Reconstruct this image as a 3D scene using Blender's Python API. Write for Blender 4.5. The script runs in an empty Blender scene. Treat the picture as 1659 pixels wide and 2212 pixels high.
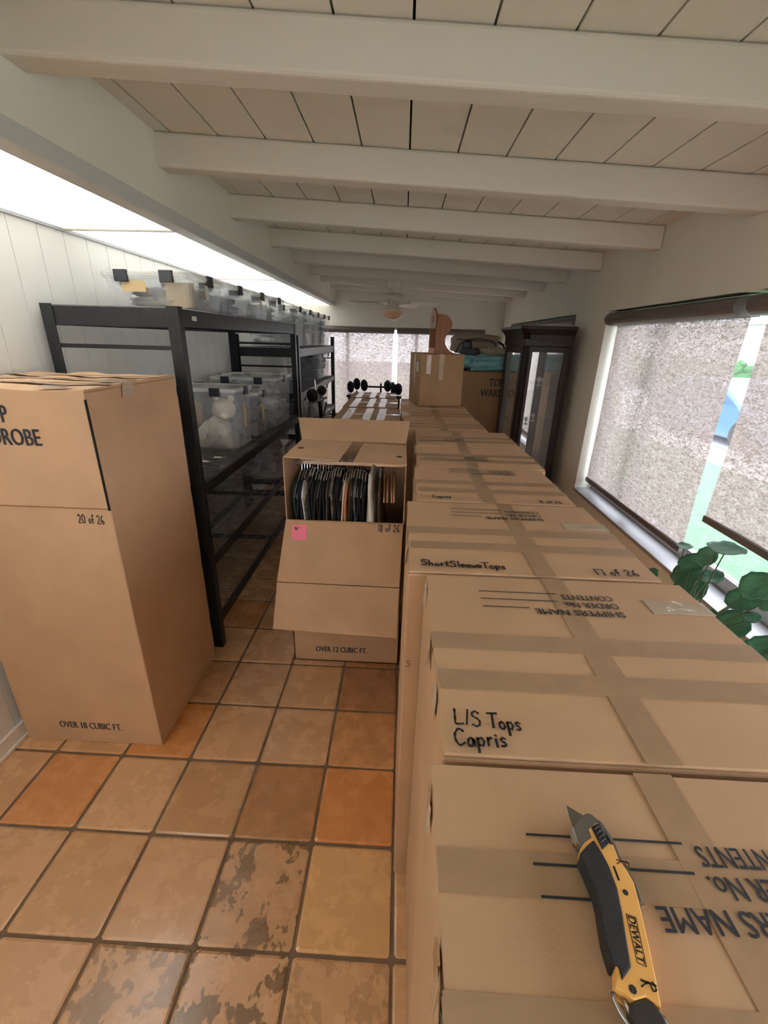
import bpy, bmesh, math, random
from mathutils import Vector, Matrix, Euler, noise
random.seed(7)
SC = bpy.context.scene
COL = SC.collection
PI = math.pi

# ---------------------------------------------------------------- camera
cd = bpy.data.cameras.new('camera'); cam = bpy.data.objects.new('camera', cd); COL.objects.link(cam)
R = ((0.99899, 0.0376, -0.02439), (0.04187, -0.36601, 0.92966), (0.02440, -0.92991, -0.36698))  # world axes in camera terms
f_px = 943.8
ax = Vector((0.99882, 0.0417, 0.0243)); 
v1 = Vector((872-829.5, 735-1106., f_px)).normalized(); v2 = -Vector((768-829.5, 3500-1106., f_px)).normalized()
vx = v1.cross(v2)
rows = (vx, v1, v2)
right = Vector((rows[0][0], rows[1][0], rows[2][0])); down = Vector((rows[0][1], rows[1][1], rows[2][1])); fwd = Vector((rows[0][2], rows[1][2], rows[2][2]))
m = Matrix(((right.x, -down.x, -fwd.x, 0), (right.y, -down.y, -fwd.y, 0), (right.z, -down.z, -fwd.z, 1.72), (0, 0, 0, 1)))
cam.matrix_world = m
cd.sensor_fit = 'VERTICAL'; cd.sensor_height = 24; cd.lens = 24*f_px/2212; cd.clip_start = 0.02; cd.clip_end = 200
SC.camera = cam

# ---------------------------------------------------------------- world, exposure
SKY = 4.6
w = bpy.data.worlds.new('world'); SC.world = w; w.use_nodes = True
bg = w.node_tree.nodes['Background']; bg.inputs[0].default_value = (0.88, 0.93, 1.03, 1); bg.inputs[1].default_value = SKY
SC.view_settings.view_transform = 'Standard'; SC.view_settings.look = 'None'; SC.view_settings.gamma = 1
SC.view_settings.use_curve_mapping = False; SC.view_settings.exposure = 0.8
TUBE = 38.0      # fluorescent tubes above the diffusers
cy = SC.cycles
cy.max_bounces = 9; cy.diffuse_bounces = 5; cy.glossy_bounces = 3; cy.transmission_bounces = 5; cy.transparent_max_bounces = 24
cy.use_denoising = True; cy.sample_clamp_indirect = 6; cy.caustics_reflective = False; cy.caustics_refractive = False

# ---------------------------------------------------------------- materials
def lin(c):
    return tuple(((v/255)/12.92 if v/255 <= .04045 else ((v/255+.055)/1.055)**2.4) for v in c)
def new_mat(n):
    mt = bpy.data.materials.new(n); mt.use_nodes = True
    nt = mt.node_tree; return mt, nt, nt.nodes['Principled BSDF']
def texco(nt, scale=(1, 1, 1), kind='Object'):
    t = nt.nodes.new('ShaderNodeTexCoord'); mp = nt.nodes.new('ShaderNodeMapping'); mp.inputs['Scale'].default_value = scale
    nt.links.new(t.outputs[kind], mp.inputs[0]); return mp.outputs[0]
def mat(n, rgb, rough=.6, metal=0., var=.0, vs=8., bump=0., bs=60., scale=(1, 1, 1), spec=.5, alt=None, detail=4.):
    """a principled material; var blends towards alt through noise, bump adds fine relief"""
    mt, nt, b = new_mat(n); c = lin(rgb)
    b.inputs['Base Color'].default_value = (*c, 1); b.inputs['Roughness'].default_value = rough
    b.inputs['Metallic'].default_value = metal; b.inputs['Specular IOR Level'].default_value = spec
    co = texco(nt, scale)
    if var:
        no = nt.nodes.new('ShaderNodeTexNoise'); no.inputs['Scale'].default_value = vs; no.inputs['Detail'].default_value = detail
        nt.links.new(co, no.inputs['Vector'])
        rp = nt.nodes.new('ShaderNodeValToRGB'); rp.color_ramp.elements[0].position = .35; rp.color_ramp.elements[1].position = .68
        a = lin(alt) if alt else tuple(v*(1-var) for v in c)
        rp.color_ramp.elements[0].color = (*c, 1); rp.color_ramp.elements[1].color = (*a, 1)
        nt.links.new(no.outputs['Fac'], rp.inputs[0]); nt.links.new(rp.outputs[0], b.inputs['Base Color'])
    if bump:
        n2 = nt.nodes.new('ShaderNodeTexNoise'); n2.inputs['Scale'].default_value = bs; n2.inputs['Detail'].default_value = 3
        nt.links.new(co, n2.inputs['Vector'])
        bp = nt.nodes.new('ShaderNodeBump'); bp.inputs['Strength'].default_value = bump; bp.inputs['Distance'].default_value = .01
        nt.links.new(n2.outputs['Fac'], bp.inputs['Height']); nt.links.new(bp.outputs[0], b.inputs['Normal'])
    return mt
def emit(n, rgb, s):
    mt = bpy.data.materials.new(n); mt.use_nodes = True; nt = mt.node_tree; nt.nodes.clear()
    e = nt.nodes.new('ShaderNodeEmission'); e.inputs[0].default_value = (*rgb, 1); e.inputs[1].default_value = s
    o = nt.nodes.new('ShaderNodeOutputMaterial'); nt.links.new(e.outputs[0], o.inputs[0]); return mt
def see(n, rgb, fac, rough=.15, tint=(1, 1, 1), haze=0., hs=6.):
    """clear or cloudy plastic and glass: transparent mixed with a glossy body"""
    mt, nt, b = new_mat(n); b.inputs['Base Color'].default_value = (*lin(rgb), 1); b.inputs['Roughness'].default_value = rough
    tr = nt.nodes.new('ShaderNodeBsdfTransparent'); tr.inputs[0].default_value = (*tint, 1)
    mx = nt.nodes.new('ShaderNodeMixShader'); mx.inputs[0].default_value = fac
    if haze:
        no = nt.nodes.new('ShaderNodeTexNoise'); no.inputs['Scale'].default_value = hs; nt.links.new(texco(nt), no.inputs['Vector'])
        mr = nt.nodes.new('ShaderNodeMapRange'); mr.inputs['From Min'].default_value = .3; mr.inputs['From Max'].default_value = .7
        mr.inputs['To Min'].default_value = fac-haze; mr.inputs['To Max'].default_value = fac+haze
        nt.links.new(no.outputs['Fac'], mr.inputs[0]); nt.links.new(mr.outputs[0], mx.inputs[0])
    nt.links.new(tr.outputs[0], mx.inputs[1]); nt.links.new(b.outputs[0], mx.inputs[2])
    nt.links.new(mx.outputs[0], nt.nodes['Material Output'].inputs[0]); return mt

M = {}
M['paint'] = mat('cream_paint', (236, 233, 222), .75, bump=.12, bs=45, var=.04, vs=3)
M['beam'] = mat('beam_paint', (218, 211, 200), .7, bump=.2, bs=30, scale=(.3, 1, 1))
M['plank'] = mat('plank_paint', (226, 220, 210), .75, bump=.1, bs=40, var=.05, vs=2)
M['wallpanel'] = mat('panel_paint', (226, 225, 219), .6, bump=.05, bs=30)
M['dark'] = mat('gap_dark', (30, 28, 26), .9)
M['trimlip'] = mat('soffit_lip', (205, 206, 205), .6)
M['box'] = mat('cardboard', (190, 150, 107), .62, var=.0, bump=.05, bs=180, spec=.35)
def cardboard(n, rgb):
    mt, nt, b = new_mat(n); b.inputs['Roughness'].default_value = .6; b.inputs['Specular IOR Level'].default_value = .35
    co = texco(nt); no = nt.nodes.new('ShaderNodeTexNoise'); no.inputs['Scale'].default_value = 5; no.inputs['Detail'].default_value = 6
    nt.links.new(co, no.inputs['Vector'])
    wv = nt.nodes.new('ShaderNodeTexNoise'); wv.inputs['Scale'].default_value = 1.; wv.inputs['Detail'].default_value = 2
    nt.links.new(texco(nt, (260, 260, 4)), wv.inputs['Vector'])
    rp = nt.nodes.new('ShaderNodeValToRGB'); c = lin(rgb)
    rp.color_ramp.elements[0].position = .3; rp.color_ramp.elements[0].color = (*(v*.92 for v in c), 1)
    rp.color_ramp.elements[1].position = .7; rp.color_ramp.elements[1].color = (*(v*1.06 for v in c), 1)
    nt.links.new(no.outputs['Fac'], rp.inputs[0]); nt.links.new(rp.outputs[0], b.inputs['Base Color'])
    bp = nt.nodes.new('ShaderNodeBump'); bp.inputs['Strength'].default_value = .12; bp.inputs['Distance'].default_value = .004
    nt.links.new(wv.outputs['Fac'], bp.inputs['Height']); nt.links.new(bp.outputs[0], b.inputs['Normal'])
    return mt
M['box'] = cardboard('cardboard', (200, 163, 127))
M['boxB'] = cardboard('cardboard_brown', (168, 130, 92))
M['tape'] = mat('tan_tape', (178, 146, 114), .25, var=.1, vs=20, bump=.1, bs=40, spec=.6)
M['ctape'] = mat('clear_tape', (196, 176, 152), .12, bump=.25, bs=25, spec=.8)
M['ink'] = mat('printed_ink', (48, 48, 54), .6)
M['marker'] = mat('marker_ink', (38, 34, 34), .5)
M['black'] = mat('black_steel', (22, 23, 26), .38, bump=.05, bs=150)
M['wire'] = mat('deck_wire', (150, 150, 154), .3, metal=.5)
M['chrome'] = mat('chrome', (200, 200, 205), .12, metal=1.)
M['rubber'] = mat('black_rubber', (16, 16, 18), .35)
M['pink'] = mat('sticky_note_pink', (255, 140, 172), .8)
M['wood'] = mat('dark_cherry_wood', (40, 24, 18), .32, var=.35, vs=6, scale=(8, 8, .8), spec=.35)
M['pine'] = mat('knotty_pine', (156, 94, 46), .4, var=.3, vs=5, scale=(5, 5, 1))
M['glass'] = see('clear_glass', (255, 255, 255), .07, .02)
M['mirror'] = mat('mirror_back', (150, 150, 152), .05, metal=1.)
M['bin'] = see('cloudy_plastic', (222, 226, 228), .29, .2, haze=.08)
M['lid'] = see('cloudy_lid', (232, 232, 226), .55, .22)
M['latch'] = mat('latch_black', (40, 42, 48), .4)
M['white'] = mat('fan_white', (226, 216, 202), .35)
M['bowl'] = mat('fan_glass_bowl', (224, 178, 150), .2)
M['label'] = mat('paper_label', (226, 222, 210), .8)
M['tanlabel'] = mat('tan_label', (214, 186, 140), .8)
M['leaf'] = mat('plant_leaf', (78, 138, 108), .45, var=.35, vs=30, bump=.3, bs=60)
M['stem'] = mat('plant_stem', (70, 90, 60), .6)
M['pot'] = mat('clay_pot', (120, 70, 48), .7)
M['yellow'] = mat('knife_yellow', (248, 188, 104), .4)
M['grip'] = mat('knife_grip', (34, 33, 33), .6, bump=.3, bs=900)
M['steel'] = mat('knife_steel', (150, 150, 150), .3, metal=.9)
M['blade'] = mat('knife_blade', (140, 138, 128), .35, metal=.8)
M['frame'] = mat('window_aluminium', (176, 176, 178), .4, metal=.3)
M['valance'] = mat('blind_fascia', (104, 94, 88), .45)
M['brown_trim'] = mat('wall_under_sill', (120, 105, 88), .7)
M['teal'] = mat('teal_plastic', (150, 215, 200), .18, bump=.6, bs=14, var=.2, vs=10, alt=(120, 170, 190))
M['canvas'] = mat('taupe_canvas', (150, 134, 116), .8, bump=.2, bs=200)
M['greyfab'] = mat('grey_fabric', (84, 84, 92), .8)
M['beigefab'] = mat('beige_fabric', (182, 166, 142), .85, bump=.4, bs=20)

def blind_mat():
    mt = bpy.data.materials.new('woven_blind'); mt.use_nodes = True; nt = mt.node_tree; nt.nodes.clear(); L = nt.links.new
    out = nt.nodes.new('ShaderNodeOutputMaterial'); mx = nt.nodes.new('ShaderNodeMixShader'); m2 = nt.nodes.new('ShaderNodeMixShader')
    df = nt.nodes.new('ShaderNodeBsdfDiffuse'); tl = nt.nodes.new('ShaderNodeBsdfTranslucent'); tr = nt.nodes.new('ShaderNodeBsdfTransparent')
    no = nt.nodes.new('ShaderNodeTexNoise'); no.inputs['Scale'].default_value = 1; no.inputs['Detail'].default_value = 3; no.inputs['Distortion'].default_value = 1.6
    L(texco(nt, (34, 34, 78)), no.inputs['Vector'])
    rp = nt.nodes.new('ShaderNodeValToRGB'); e = rp.color_ramp.elements
    e[0].position = .42; e[0].color = (0, 0, 0, 1); e[1].position = .66; e[1].color = (.13, .13, .13, 1)
    L(no.outputs['Fac'], rp.inputs[0])
    r2 = nt.nodes.new('ShaderNodeValToRGB'); e = r2.color_ramp.elements
    e[0].position = .34; e[0].color = (*lin((128, 114, 108)), 1); e[1].position = .72; e[1].color = (*lin((182, 168, 162)), 1)
    L(no.outputs['Fac'], r2.inputs[0]); L(r2.outputs[0], df.inputs[0]); L(r2.outputs[0], tl.inputs[0])
    m2.inputs[0].default_value = .52; L(df.outputs[0], m2.inputs[1]); L(tl.outputs[0], m2.inputs[2])
    L(rp.outputs[0], mx.inputs[0]); L(m2.outputs[0], mx.inputs[1]); L(tr.outputs[0], mx.inputs[2]); L(mx.outputs[0], out.inputs[0])
    return mt
M['blind'] = blind_mat()
def diffuser_mat():
    mt = bpy.data.materials.new('acrylic_diffuser'); mt.use_nodes = True; nt = mt.node_tree; nt.nodes.clear(); L = nt.links.new
    out = nt.nodes.new('ShaderNodeOutputMaterial'); a = nt.nodes.new('ShaderNodeAddShader'); tl = nt.nodes.new('ShaderNodeBsdfTranslucent'); df = nt.nodes.new('ShaderNodeBsdfDiffuse')
    em = nt.nodes.new('ShaderNodeEmission'); mx = nt.nodes.new('ShaderNodeMixShader'); mx.inputs[0].default_value = .6
    tl.inputs[0].default_value = (.84, .84, .84, 1); df.inputs[0].default_value = (.8, .8, .76, 1); em.inputs[0].default_value = (.95, .99, 1.02, 1); em.inputs[1].default_value = .18
    L(df.outputs[0], mx.inputs[1]); L(tl.outputs[0], mx.inputs[2]); L(mx.outputs[0], a.inputs[0]); L(em.outputs[0], a.inputs[1]); L(a.outputs[0], out.inputs[0])
    return mt
M['diffuser'] = diffuser_mat()
M['tube'] = emit('fluorescent_tube', (.95, .99, 1.02), TUBE)

def tile_mat():
    mt, nt, b = new_mat('saltillo_tile'); L = nt.links.new
    at = nt.nodes.new('ShaderNodeVertexColor'); at.layer_name = 'tile'
    st = nt.nodes.new('ShaderNodeVertexColor'); st.layer_name = 'stain'
    co = texco(nt)
    n1 = nt.nodes.new('ShaderNodeTexNoise'); n1.inputs['Scale'].default_value = 7; n1.inputs['Detail'].default_value = 9; n1.inputs['Roughness'].default_value = .72; L(co, n1.inputs['Vector'])
    m1 = nt.nodes.new('ShaderNodeMixRGB'); m1.blend_type = 'MULTIPLY'; m1.inputs[0].default_value = .42
    r1 = nt.nodes.new('ShaderNodeValToRGB'); r1.color_ramp.elements[0].position = .3; r1.color_ramp.elements[0].color = (.74, .68, .60, 1); r1.color_ramp.elements[1].position = .75; r1.color_ramp.elements[1].color = (1.08, 1.05, 1, 1)
    L(n1.outputs['Fac'], r1.inputs[0]); L(at.outputs[0], m1.inputs[1]); L(r1.outputs[0], m1.inputs[2])
    n2 = nt.nodes.new('ShaderNodeTexNoise'); n2.inputs['Scale'].default_value = 1; n2.inputs['Detail'].default_value = 7; n2.inputs['Distortion'].default_value = .15; L(texco(nt, (52, 40, 1)), n2.inputs['Vector'])
    r2 = nt.nodes.new('ShaderNodeValToRGB'); r2.color_ramp.elements[0].position = .53; r2.color_ramp.elements[1].position = .57; n4 = nt.nodes.new('ShaderNodeTexNoise'); n4.inputs['Scale'].default_value = 11; n4.inputs['Detail'].default_value = 3; L(co, n4.inputs['Vector'])
    mxn = nt.nodes.new('ShaderNodeMath'); mxn.operation = 'MULTIPLY_ADD'; mxn.inputs[1].default_value = .9; L(n4.outputs['Fac'], mxn.inputs[0])
    hf = nt.nodes.new('ShaderNodeMath'); hf.operation = 'MULTIPLY'; hf.inputs[1].default_value = .5; L(n2.outputs['Fac'], hf.inputs[0]); L(hf.outputs[0], mxn.inputs[2])
    r2.color_ramp.elements[0].position = .725; r2.color_ramp.elements[1].position = .76; L(mxn.outputs[0], r2.inputs[0])
    mu = nt.nodes.new('ShaderNodeMath'); mu.operation = 'MULTIPLY'; L(r2.outputs[0], mu.inputs[0]); L(st.outputs[0], mu.inputs[1])
    m2 = nt.nodes.new('ShaderNodeMixRGB'); m2.inputs[2].default_value = (*lin((134, 102, 66)), 1); L(mu.outputs[0], m2.inputs[0]); L(m1.outputs[0], m2.inputs[1]); L(m2.outputs[0], b.inputs['Base Color'])
    rr = nt.nodes.new('ShaderNodeMapRange'); rr.inputs['To Min'].default_value = .16; rr.inputs['To Max'].default_value = .38; L(n1.outputs['Fac'], rr.inputs[0]); L(rr.outputs[0], b.inputs['Roughness'])
    b.inputs['Coat Weight'].default_value = .6; b.inputs['Coat Roughness'].default_value = .18; b.inputs['Coat IOR'].default_value = 1.6
    n3 = nt.nodes.new('ShaderNodeTexNoise'); n3.inputs['Scale'].default_value = 14; n3.inputs['Detail'].default_value = 4; L(co, n3.inputs['Vector'])
    bp = nt.nodes.new('ShaderNodeBump'); bp.inputs['Strength'].default_value = .35; bp.inputs['Distance'].default_value = .006; L(n3.outputs['Fac'], bp.inputs['Height']); L(bp.outputs[0], b.inputs['Normal'])
    return mt
M['tile'] = tile_mat()
M['grout'] = mat('grout', (128, 104, 80), .9, var=.25, vs=12, bump=.3, bs=120)

# ---------------------------------------------------------------- mesh helpers
class MB:
    def __init__(s): s.v = []; s.f = []
    def add(s, vs, fs):
        n = len(s.v); s.v += [tuple(p) for p in vs]; s.f += [tuple(i+n for i in q) for q in fs]; return s
    def box(s, x0, x1, y0, y1, z0, z1):
        return s.add([(x0, y0, z0), (x1, y0, z0), (x1, y1, z0), (x0, y1, z0), (x0, y0, z1), (x1, y0, z1), (x1, y1, z1), (x0, y1, z1)],
                     [(0, 3, 2, 1), (4, 5, 6, 7), (0, 1, 5, 4), (1, 2, 6, 5), (2, 3, 7, 6), (3, 0, 4, 7)])
    def hexa(s, a, b):  # two quads of four points, a below, b above
        return s.add(list(a)+list(b), [(3, 2, 1, 0), (4, 5, 6, 7), (0, 1, 5, 4), (1, 2, 6, 5), (2, 3, 7, 6), (3, 0, 4, 7)])
    def prism(s, poly, lo, hi, axis='z'):
        def P(a, b, h): return {'z': (a, b, h), 'y': (a, h, b), 'x': (h, a, b)}[axis]
        n = len(poly)
        vs = [P(a, b, lo) for a, b in poly]+[P(a, b, hi) for a, b in poly]
        fs = [tuple(range(n-1, -1, -1)), tuple(range(n, 2*n))]+[(i, (i+1) % n, n+(i+1) % n, n+i) for i in range(n)]
        return s.add(vs, fs)
    def tube(s, pts, r, seg=8, caps=True):
        pts = [Vector(p) for p in pts]; rr = r if isinstance(r, (list, tuple)) else [r]*len(pts); rings = []
        up = Vector((0, 0, 1)); 
        for i, p in enumerate(pts):
            d = (pts[min(i+1, len(pts)-1)]-pts[max(i-1, 0)]).normalized()
            if abs(d.dot(up)) > .95: a = d.cross(Vector((1, 0, 0))).normalized()
            else: a = d.cross(up).normalized()
            b = d.cross(a)
            if rings and a.dot(last) < 0: a, b = -a, -b
            last = a
            rings.append([p+(a*math.cos(t)+b*math.sin(t))*rr[i] for t in [2*PI*k/seg for k in range(seg)]])
        vs = [q for g in rings for q in g]; fs = []
        for i in range(len(rings)-1):
            for k in range(seg): fs.append((i*seg+k, i*seg+(k+1) % seg, (i+1)*seg+(k+1) % seg, (i+1)*seg+k))
        if caps: fs += [tuple(range(seg-1, -1, -1)), tuple(range((len(rings)-1)*seg, len(rings)*seg))]
        return s.add(vs, fs)
    def lathe(s, prof, c=(0, 0, 0), seg=24, axis='z'):
        vs = []; fs = []; n = len(prof)
        for k in range(seg):
            t = 2*PI*k/seg
            for r, h in prof:
                a, b = r*math.cos(t), r*math.sin(t)
                p = {'z': (a, b, h), 'y': (a, h, b), 'x': (h, a, b)}[axis]; vs.append((p[0]+c[0], p[1]+c[1], p[2]+c[2]))
        for k in range(seg):
            for i in range(n-1): fs.append((k*n+i, ((k+1) % seg)*n+i, ((k+1) % seg)*n+i+1, k*n+i+1))
        return s.add(vs, fs)
    def blob(s, c, r, amp=.15, fr=3., seg=20, rings=12, flat=None, power=1., seed=0):
        """a lumpy closed body"""
        vs = []; fs = []
        for i in range(rings+1):
            ph = PI*i/rings
            for k in range(seg):
                t = 2*PI*k/seg
                d = Vector((math.sin(ph)*math.cos(t), math.sin(ph)*math.sin(t), math.cos(ph)))
                e = Vector([math.copysign(abs(v)**power, v) for v in d])
                n_ = 1+amp*noise.noise(d*fr+Vector((seed*3.1, seed, c[0]*7)))
                p = [c[j]+e[j]*r[j]*n_ for j in range(3)]
                if flat is not None: p[2] = max(p[2], flat)
                vs.append(p)
        for i in range(rings):
            for k in range(seg): fs.append((i*seg+k, (i+1)*seg+k, (i+1)*seg+(k+1) % seg, i*seg+(k+1) % seg))
        return s.add(vs, fs)
    def build(s, name, material, parent=None, bevel=0., smooth=False, local=False, sub=0, seg=2):
        off = Vector((0, 0, 0))
        if parent is not None and not local:
            p = parent
            while p is not None: off += p.location; p = p.parent
        me = bpy.data.meshes.new(name)
        me.from_pydata([tuple(Vector(v)-off) for v in s.v], [], s.f); me.update()
        bm = bmesh.new(); bm.from_mesh(me); bmesh.ops.remove_doubles(bm, verts=bm.verts, dist=1e-6); bmesh.ops.recalc_face_normals(bm, faces=bm.faces); bm.to_mesh(me); bm.free()
        me.materials.append(material)
        o = bpy.data.objects.new(name, me); COL.objects.link(o)
        if parent is not None: o.parent = parent
        if smooth:
            for p in me.polygons: p.use_smooth = True
        if bevel:
            b = o.modifiers.new('bevel', 'BEVEL'); b.width = bevel; b.segments = seg; b.limit_method = 'ANGLE'; b.angle_limit = .6
        if sub:
            u = o.modifiers.new('sub', 'SUBSURF'); u.levels = sub; u.render_levels = sub
        return o
def tag(o, label, cat, group=None, kind=None):
    if label: o['label'] = label
    if cat: o['category'] = cat
    if group: o['group'] = group
    if kind: o['kind'] = kind
    return o
def thing(name, label, cat, loc, rotz=0., group=None):
    o = bpy.data.objects.new(name, None); o.empty_display_size = .05; COL.objects.link(o); o.location = loc; o.rotation_euler = (0, 0, rotz)
    return tag(o, label, cat, group)
def structure(o): o['kind'] = 'structure'; return o
def rect_holes(mb, axis, plane, thick, a0, a1, z0, z1, holes):
    """a wall slab in the plane, cut into blocks round rectangular openings (a_lo, a_hi, z_lo, z_hi)"""
    xs = sorted({a0, a1, *[h[0] for h in holes], *[h[1] for h in holes]}); zs = sorted({z0, z1, *[h[2] for h in holes], *[h[3] for h in holes]})
    for i in range(len(xs)-1):
        for j in range(len(zs)-1):
            cx, cz = (xs[i]+xs[i+1])/2, (zs[j]+zs[j+1])/2
            if any(h[0] < cx < h[1] and h[2] < cz < h[3] for h in holes): continue
            if axis == 'x': mb.box(plane, plane+thick, xs[i], xs[i+1], zs[j], zs[j+1])
            else: mb.box(xs[i], xs[i+1], plane, plane+thick, zs[j], zs[j+1])
    return mb

def text_mesh(s, size, sx=1., bold=.0, align='LEFT', spacing=1.):
    """the letters as a flat mesh in the local xy plane, capital height about `size`"""
    cu = bpy.data.curves.new('t', 'FONT'); cu.body = s; cu.size = size/.7; cu.align_x = align;  cu.space_character = spacing; cu.resolution_u = 3
    o = bpy.data.objects.new('t', cu); COL.objects.link(o); bpy.context.view_layer.update()
    me = bpy.data.meshes.new_from_object(o.evaluated_get(bpy.context.evaluated_depsgraph_get()))
    bpy.data.objects.remove(o); bpy.data.curves.remove(cu); me.materials.clear()
    for v in me.vertices: v.co.x *= sx
    if bold:      # heavier strokes: three copies side by side, each a hair higher
        vs = [tuple(v.co) for v in me.vertices]; fs = [tuple(p.vertices) for p in me.polygons]; n = len(vs); m2 = bpy.data.meshes.new('t')
        m2.from_pydata([(x+bold*k, y+bold*.35*k, z+.00006*(k+1)) for k in (-1, 0, 1) for x, y, z in vs], [], [tuple(i+n*k for i in f) for k in range(3) for f in fs]); return m2
    return me
def place_text(name, me, material, parent, origin, ux, uy):
    """put a flat text mesh at origin, its x along ux and its y along uy (world vectors)"""
    ux, uy = Vector(ux).normalized(), Vector(uy).normalized(); uz = ux.cross(uy); off = Vector((0, 0, 0)); p = parent
    while p is not None: off += p.location; p = p.parent
    for v in me.vertices: v.co = Vector(origin)-off+ux*v.co.x+uy*v.co.y+uz*v.co.z
    me.materials.append(material); o = bpy.data.objects.new(name, me); COL.objects.link(o); o.parent = parent; return o

# handwriting: every glyph is a few strokes on a unit grid (x-height .5, capitals 1)
G = {
 'L': (.55, [[(.05, 1), (.03, .5), (.05, .02), (.5, .05)]]), '/': (.34, [[(.08, 0), (.26, 1)]]),
 'S': (.55, [[(.48, .88), (.3, 1), (.1, .9), (.08, .68), (.3, .54), (.46, .36), (.4, .1), (.2, .0), (.02, .1)]]),
 'T': (.5, [[(0, .95), (.6, 1)], [(.3, .97), (.26, .02)]]), 'o': (.42, [[(.2, .5), (.05, .3), (.12, .04), (.3, .06), (.36, .3), (.2, .5)]]),
 'p': (.42, [[(.06, .5), (.05, -.35)], [(.06, .4), (.25, .5), (.36, .3), (.25, .05), (.08, .1)]]), 's': (.34, [[(.3, .45), (.12, .5), (.08, .33), (.25, .2), (.22, .03), (.03, .02)]]),
 'C': (.55, [[(.5, .85), (.28, 1), (.06, .7), (.05, .3), (.25, 0), (.5, .15)]]), 'a': (.42, [[(.34, .45), (.15, .5), (.04, .22), (.16, .0), (.32, .2), (.34, .48), (.4, .02)]]),
 'r': (.32, [[(.06, .5), (.08, .02)], [(.08, .32), (.2, .5), (.3, .45)]]), 'i': (.2, [[(.08, .48), (.1, .02)], [(.1, .68), (.12, .72)]]),
 'h': (.42, [[(.05, 1), (.06, .02)], [(.06, .35), (.22, .5), (.32, .35), (.34, .02)]]), 't': (.34, [[(.15, .85), (.14, .1), (.28, .04)], [(.0, .52), (.32, .55)]]),
 'l': (.18, [[(.08, 1), (.1, .02)]]), 'e': (.38, [[(.05, .25), (.32, .3), (.26, .48), (.1, .45), (.04, .2), (.15, .0), (.34, .08)]]), 'v': (.36, [[(.02, .5), (.16, .02), (.34, .5)]]),
 'f': (.34, [[(.34, .9), (.2, 1), (.14, .7), (.14, 0)], [(.0, .52), (.32, .52)]]), 'c': (.36, [[(.32, .42), (.15, .5), (.04, .22), (.16, .0), (.34, .08)]]),
 '1': (.24, [[(.1, .95), (.12, .02)]]), '2': (.5, [[(.06, .8), (.22, 1), (.4, .82), (.32, .5), (.04, .04), (.48, .06)]]),
 '6': (.46, [[(.36, 1), (.12, .6), (.08, .2), (.24, 0), (.4, .18), (.26, .4), (.1, .25)]]), '0': (.5, [[(.24, 1), (.06, .7), (.08, .2), (.26, .0), (.42, .3), (.4, .8), (.24, 1)]]),
 '8': (.46, [[(.38, .85), (.2, 1), (.08, .8), (.36, .35), (.3, .04), (.12, .02), (.08, .28), (.38, .85)]]), '7': (.46, [[(.0, .95), (.42, .95), (.36, .02)]]),
 'W': (.5, [[(0, .6), (.1, .1), (.2, .5), (.28, .12), (.4, .6)]]), ':': (.2, [[(.08, .5), (.1, .46)], [(.08, .2), (.1, .16)]]), ' ': (.28, []),
 'R': (.6, [[(.1, 1), (.16, .0)], [(-.02, .75), (.3, 1), (.5, .8), (.12, .5), (.55, .02)]]),
}
def smooth_line(p, n=5):
    if len(p) < 3: return p
    q = [p[0]]+list(p)+[p[-1]]; out = []
    for i in range(1, len(q)-2):
        for k in range(n):
            t = k/n; a, b, c, d = q[i-1], q[i], q[i+1], q[i+2]
            out.append(tuple(.5*((2*b[j])+(-a[j]+c[j])*t+(2*a[j]-5*b[j]+4*c[j]-d[j])*t*t+(-a[j]+3*b[j]-3*c[j]+d[j])*t**3) for j in (0, 1)))
    out.append(p[-1]); return out
def handwriting(s, size, parent, origin, ux, uy, wid=.055, name='handwriting', material=None, jit=.03, sx=1.):
    """marker strokes lying on a surface"""
    rnd = random.Random(len(s)*31+ord(s[0])); ux, uy = Vector(ux).normalized(), Vector(uy).normalized(); uz = ux.cross(uy); mb = MB(); x = 0
    for ch in s:
        wd, strokes = G[ch]; dy = rnd.uniform(-jit, jit)*2
        for st in strokes:
            pts = smooth_line([(a*sx+x+rnd.uniform(-jit, jit)*.5, b+dy) for a, b in st]); P2 = [Vector((a, b)) for a, b in pts]
            L, Rr = [], []
            for i, p in enumerate(P2):
                d = (P2[min(i+1, len(P2)-1)]-P2[max(i-1, 0)]); d = d.normalized() if d.length > 1e-6 else Vector((1, 0)); nrm = Vector((-d.y, d.x)); h = wid*(1+.25*math.sin(i*1.3+x*7))
                if i == 0: p = p-d*wid*.6
                if i == len(P2)-1: p = p+d*wid*.6
                L.append(p+nrm*h); Rr.append(p-nrm*h)
            vs = [Vector(origin)+(ux*q.x+uy*q.y)*size+uz*.0002 for q in L+Rr]; n = len(P2)
            mb.add(vs, [(i, i+1, n+i+1, n+i) for i in range(n-1)])
        x += (wd+.08)*sx
    return mb.build(name, material or M['marker'], parent)

# ================================================================ ROOM
XL, XR, YB, YF = -1.66, 1.46, -2.4, 7.12
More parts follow.
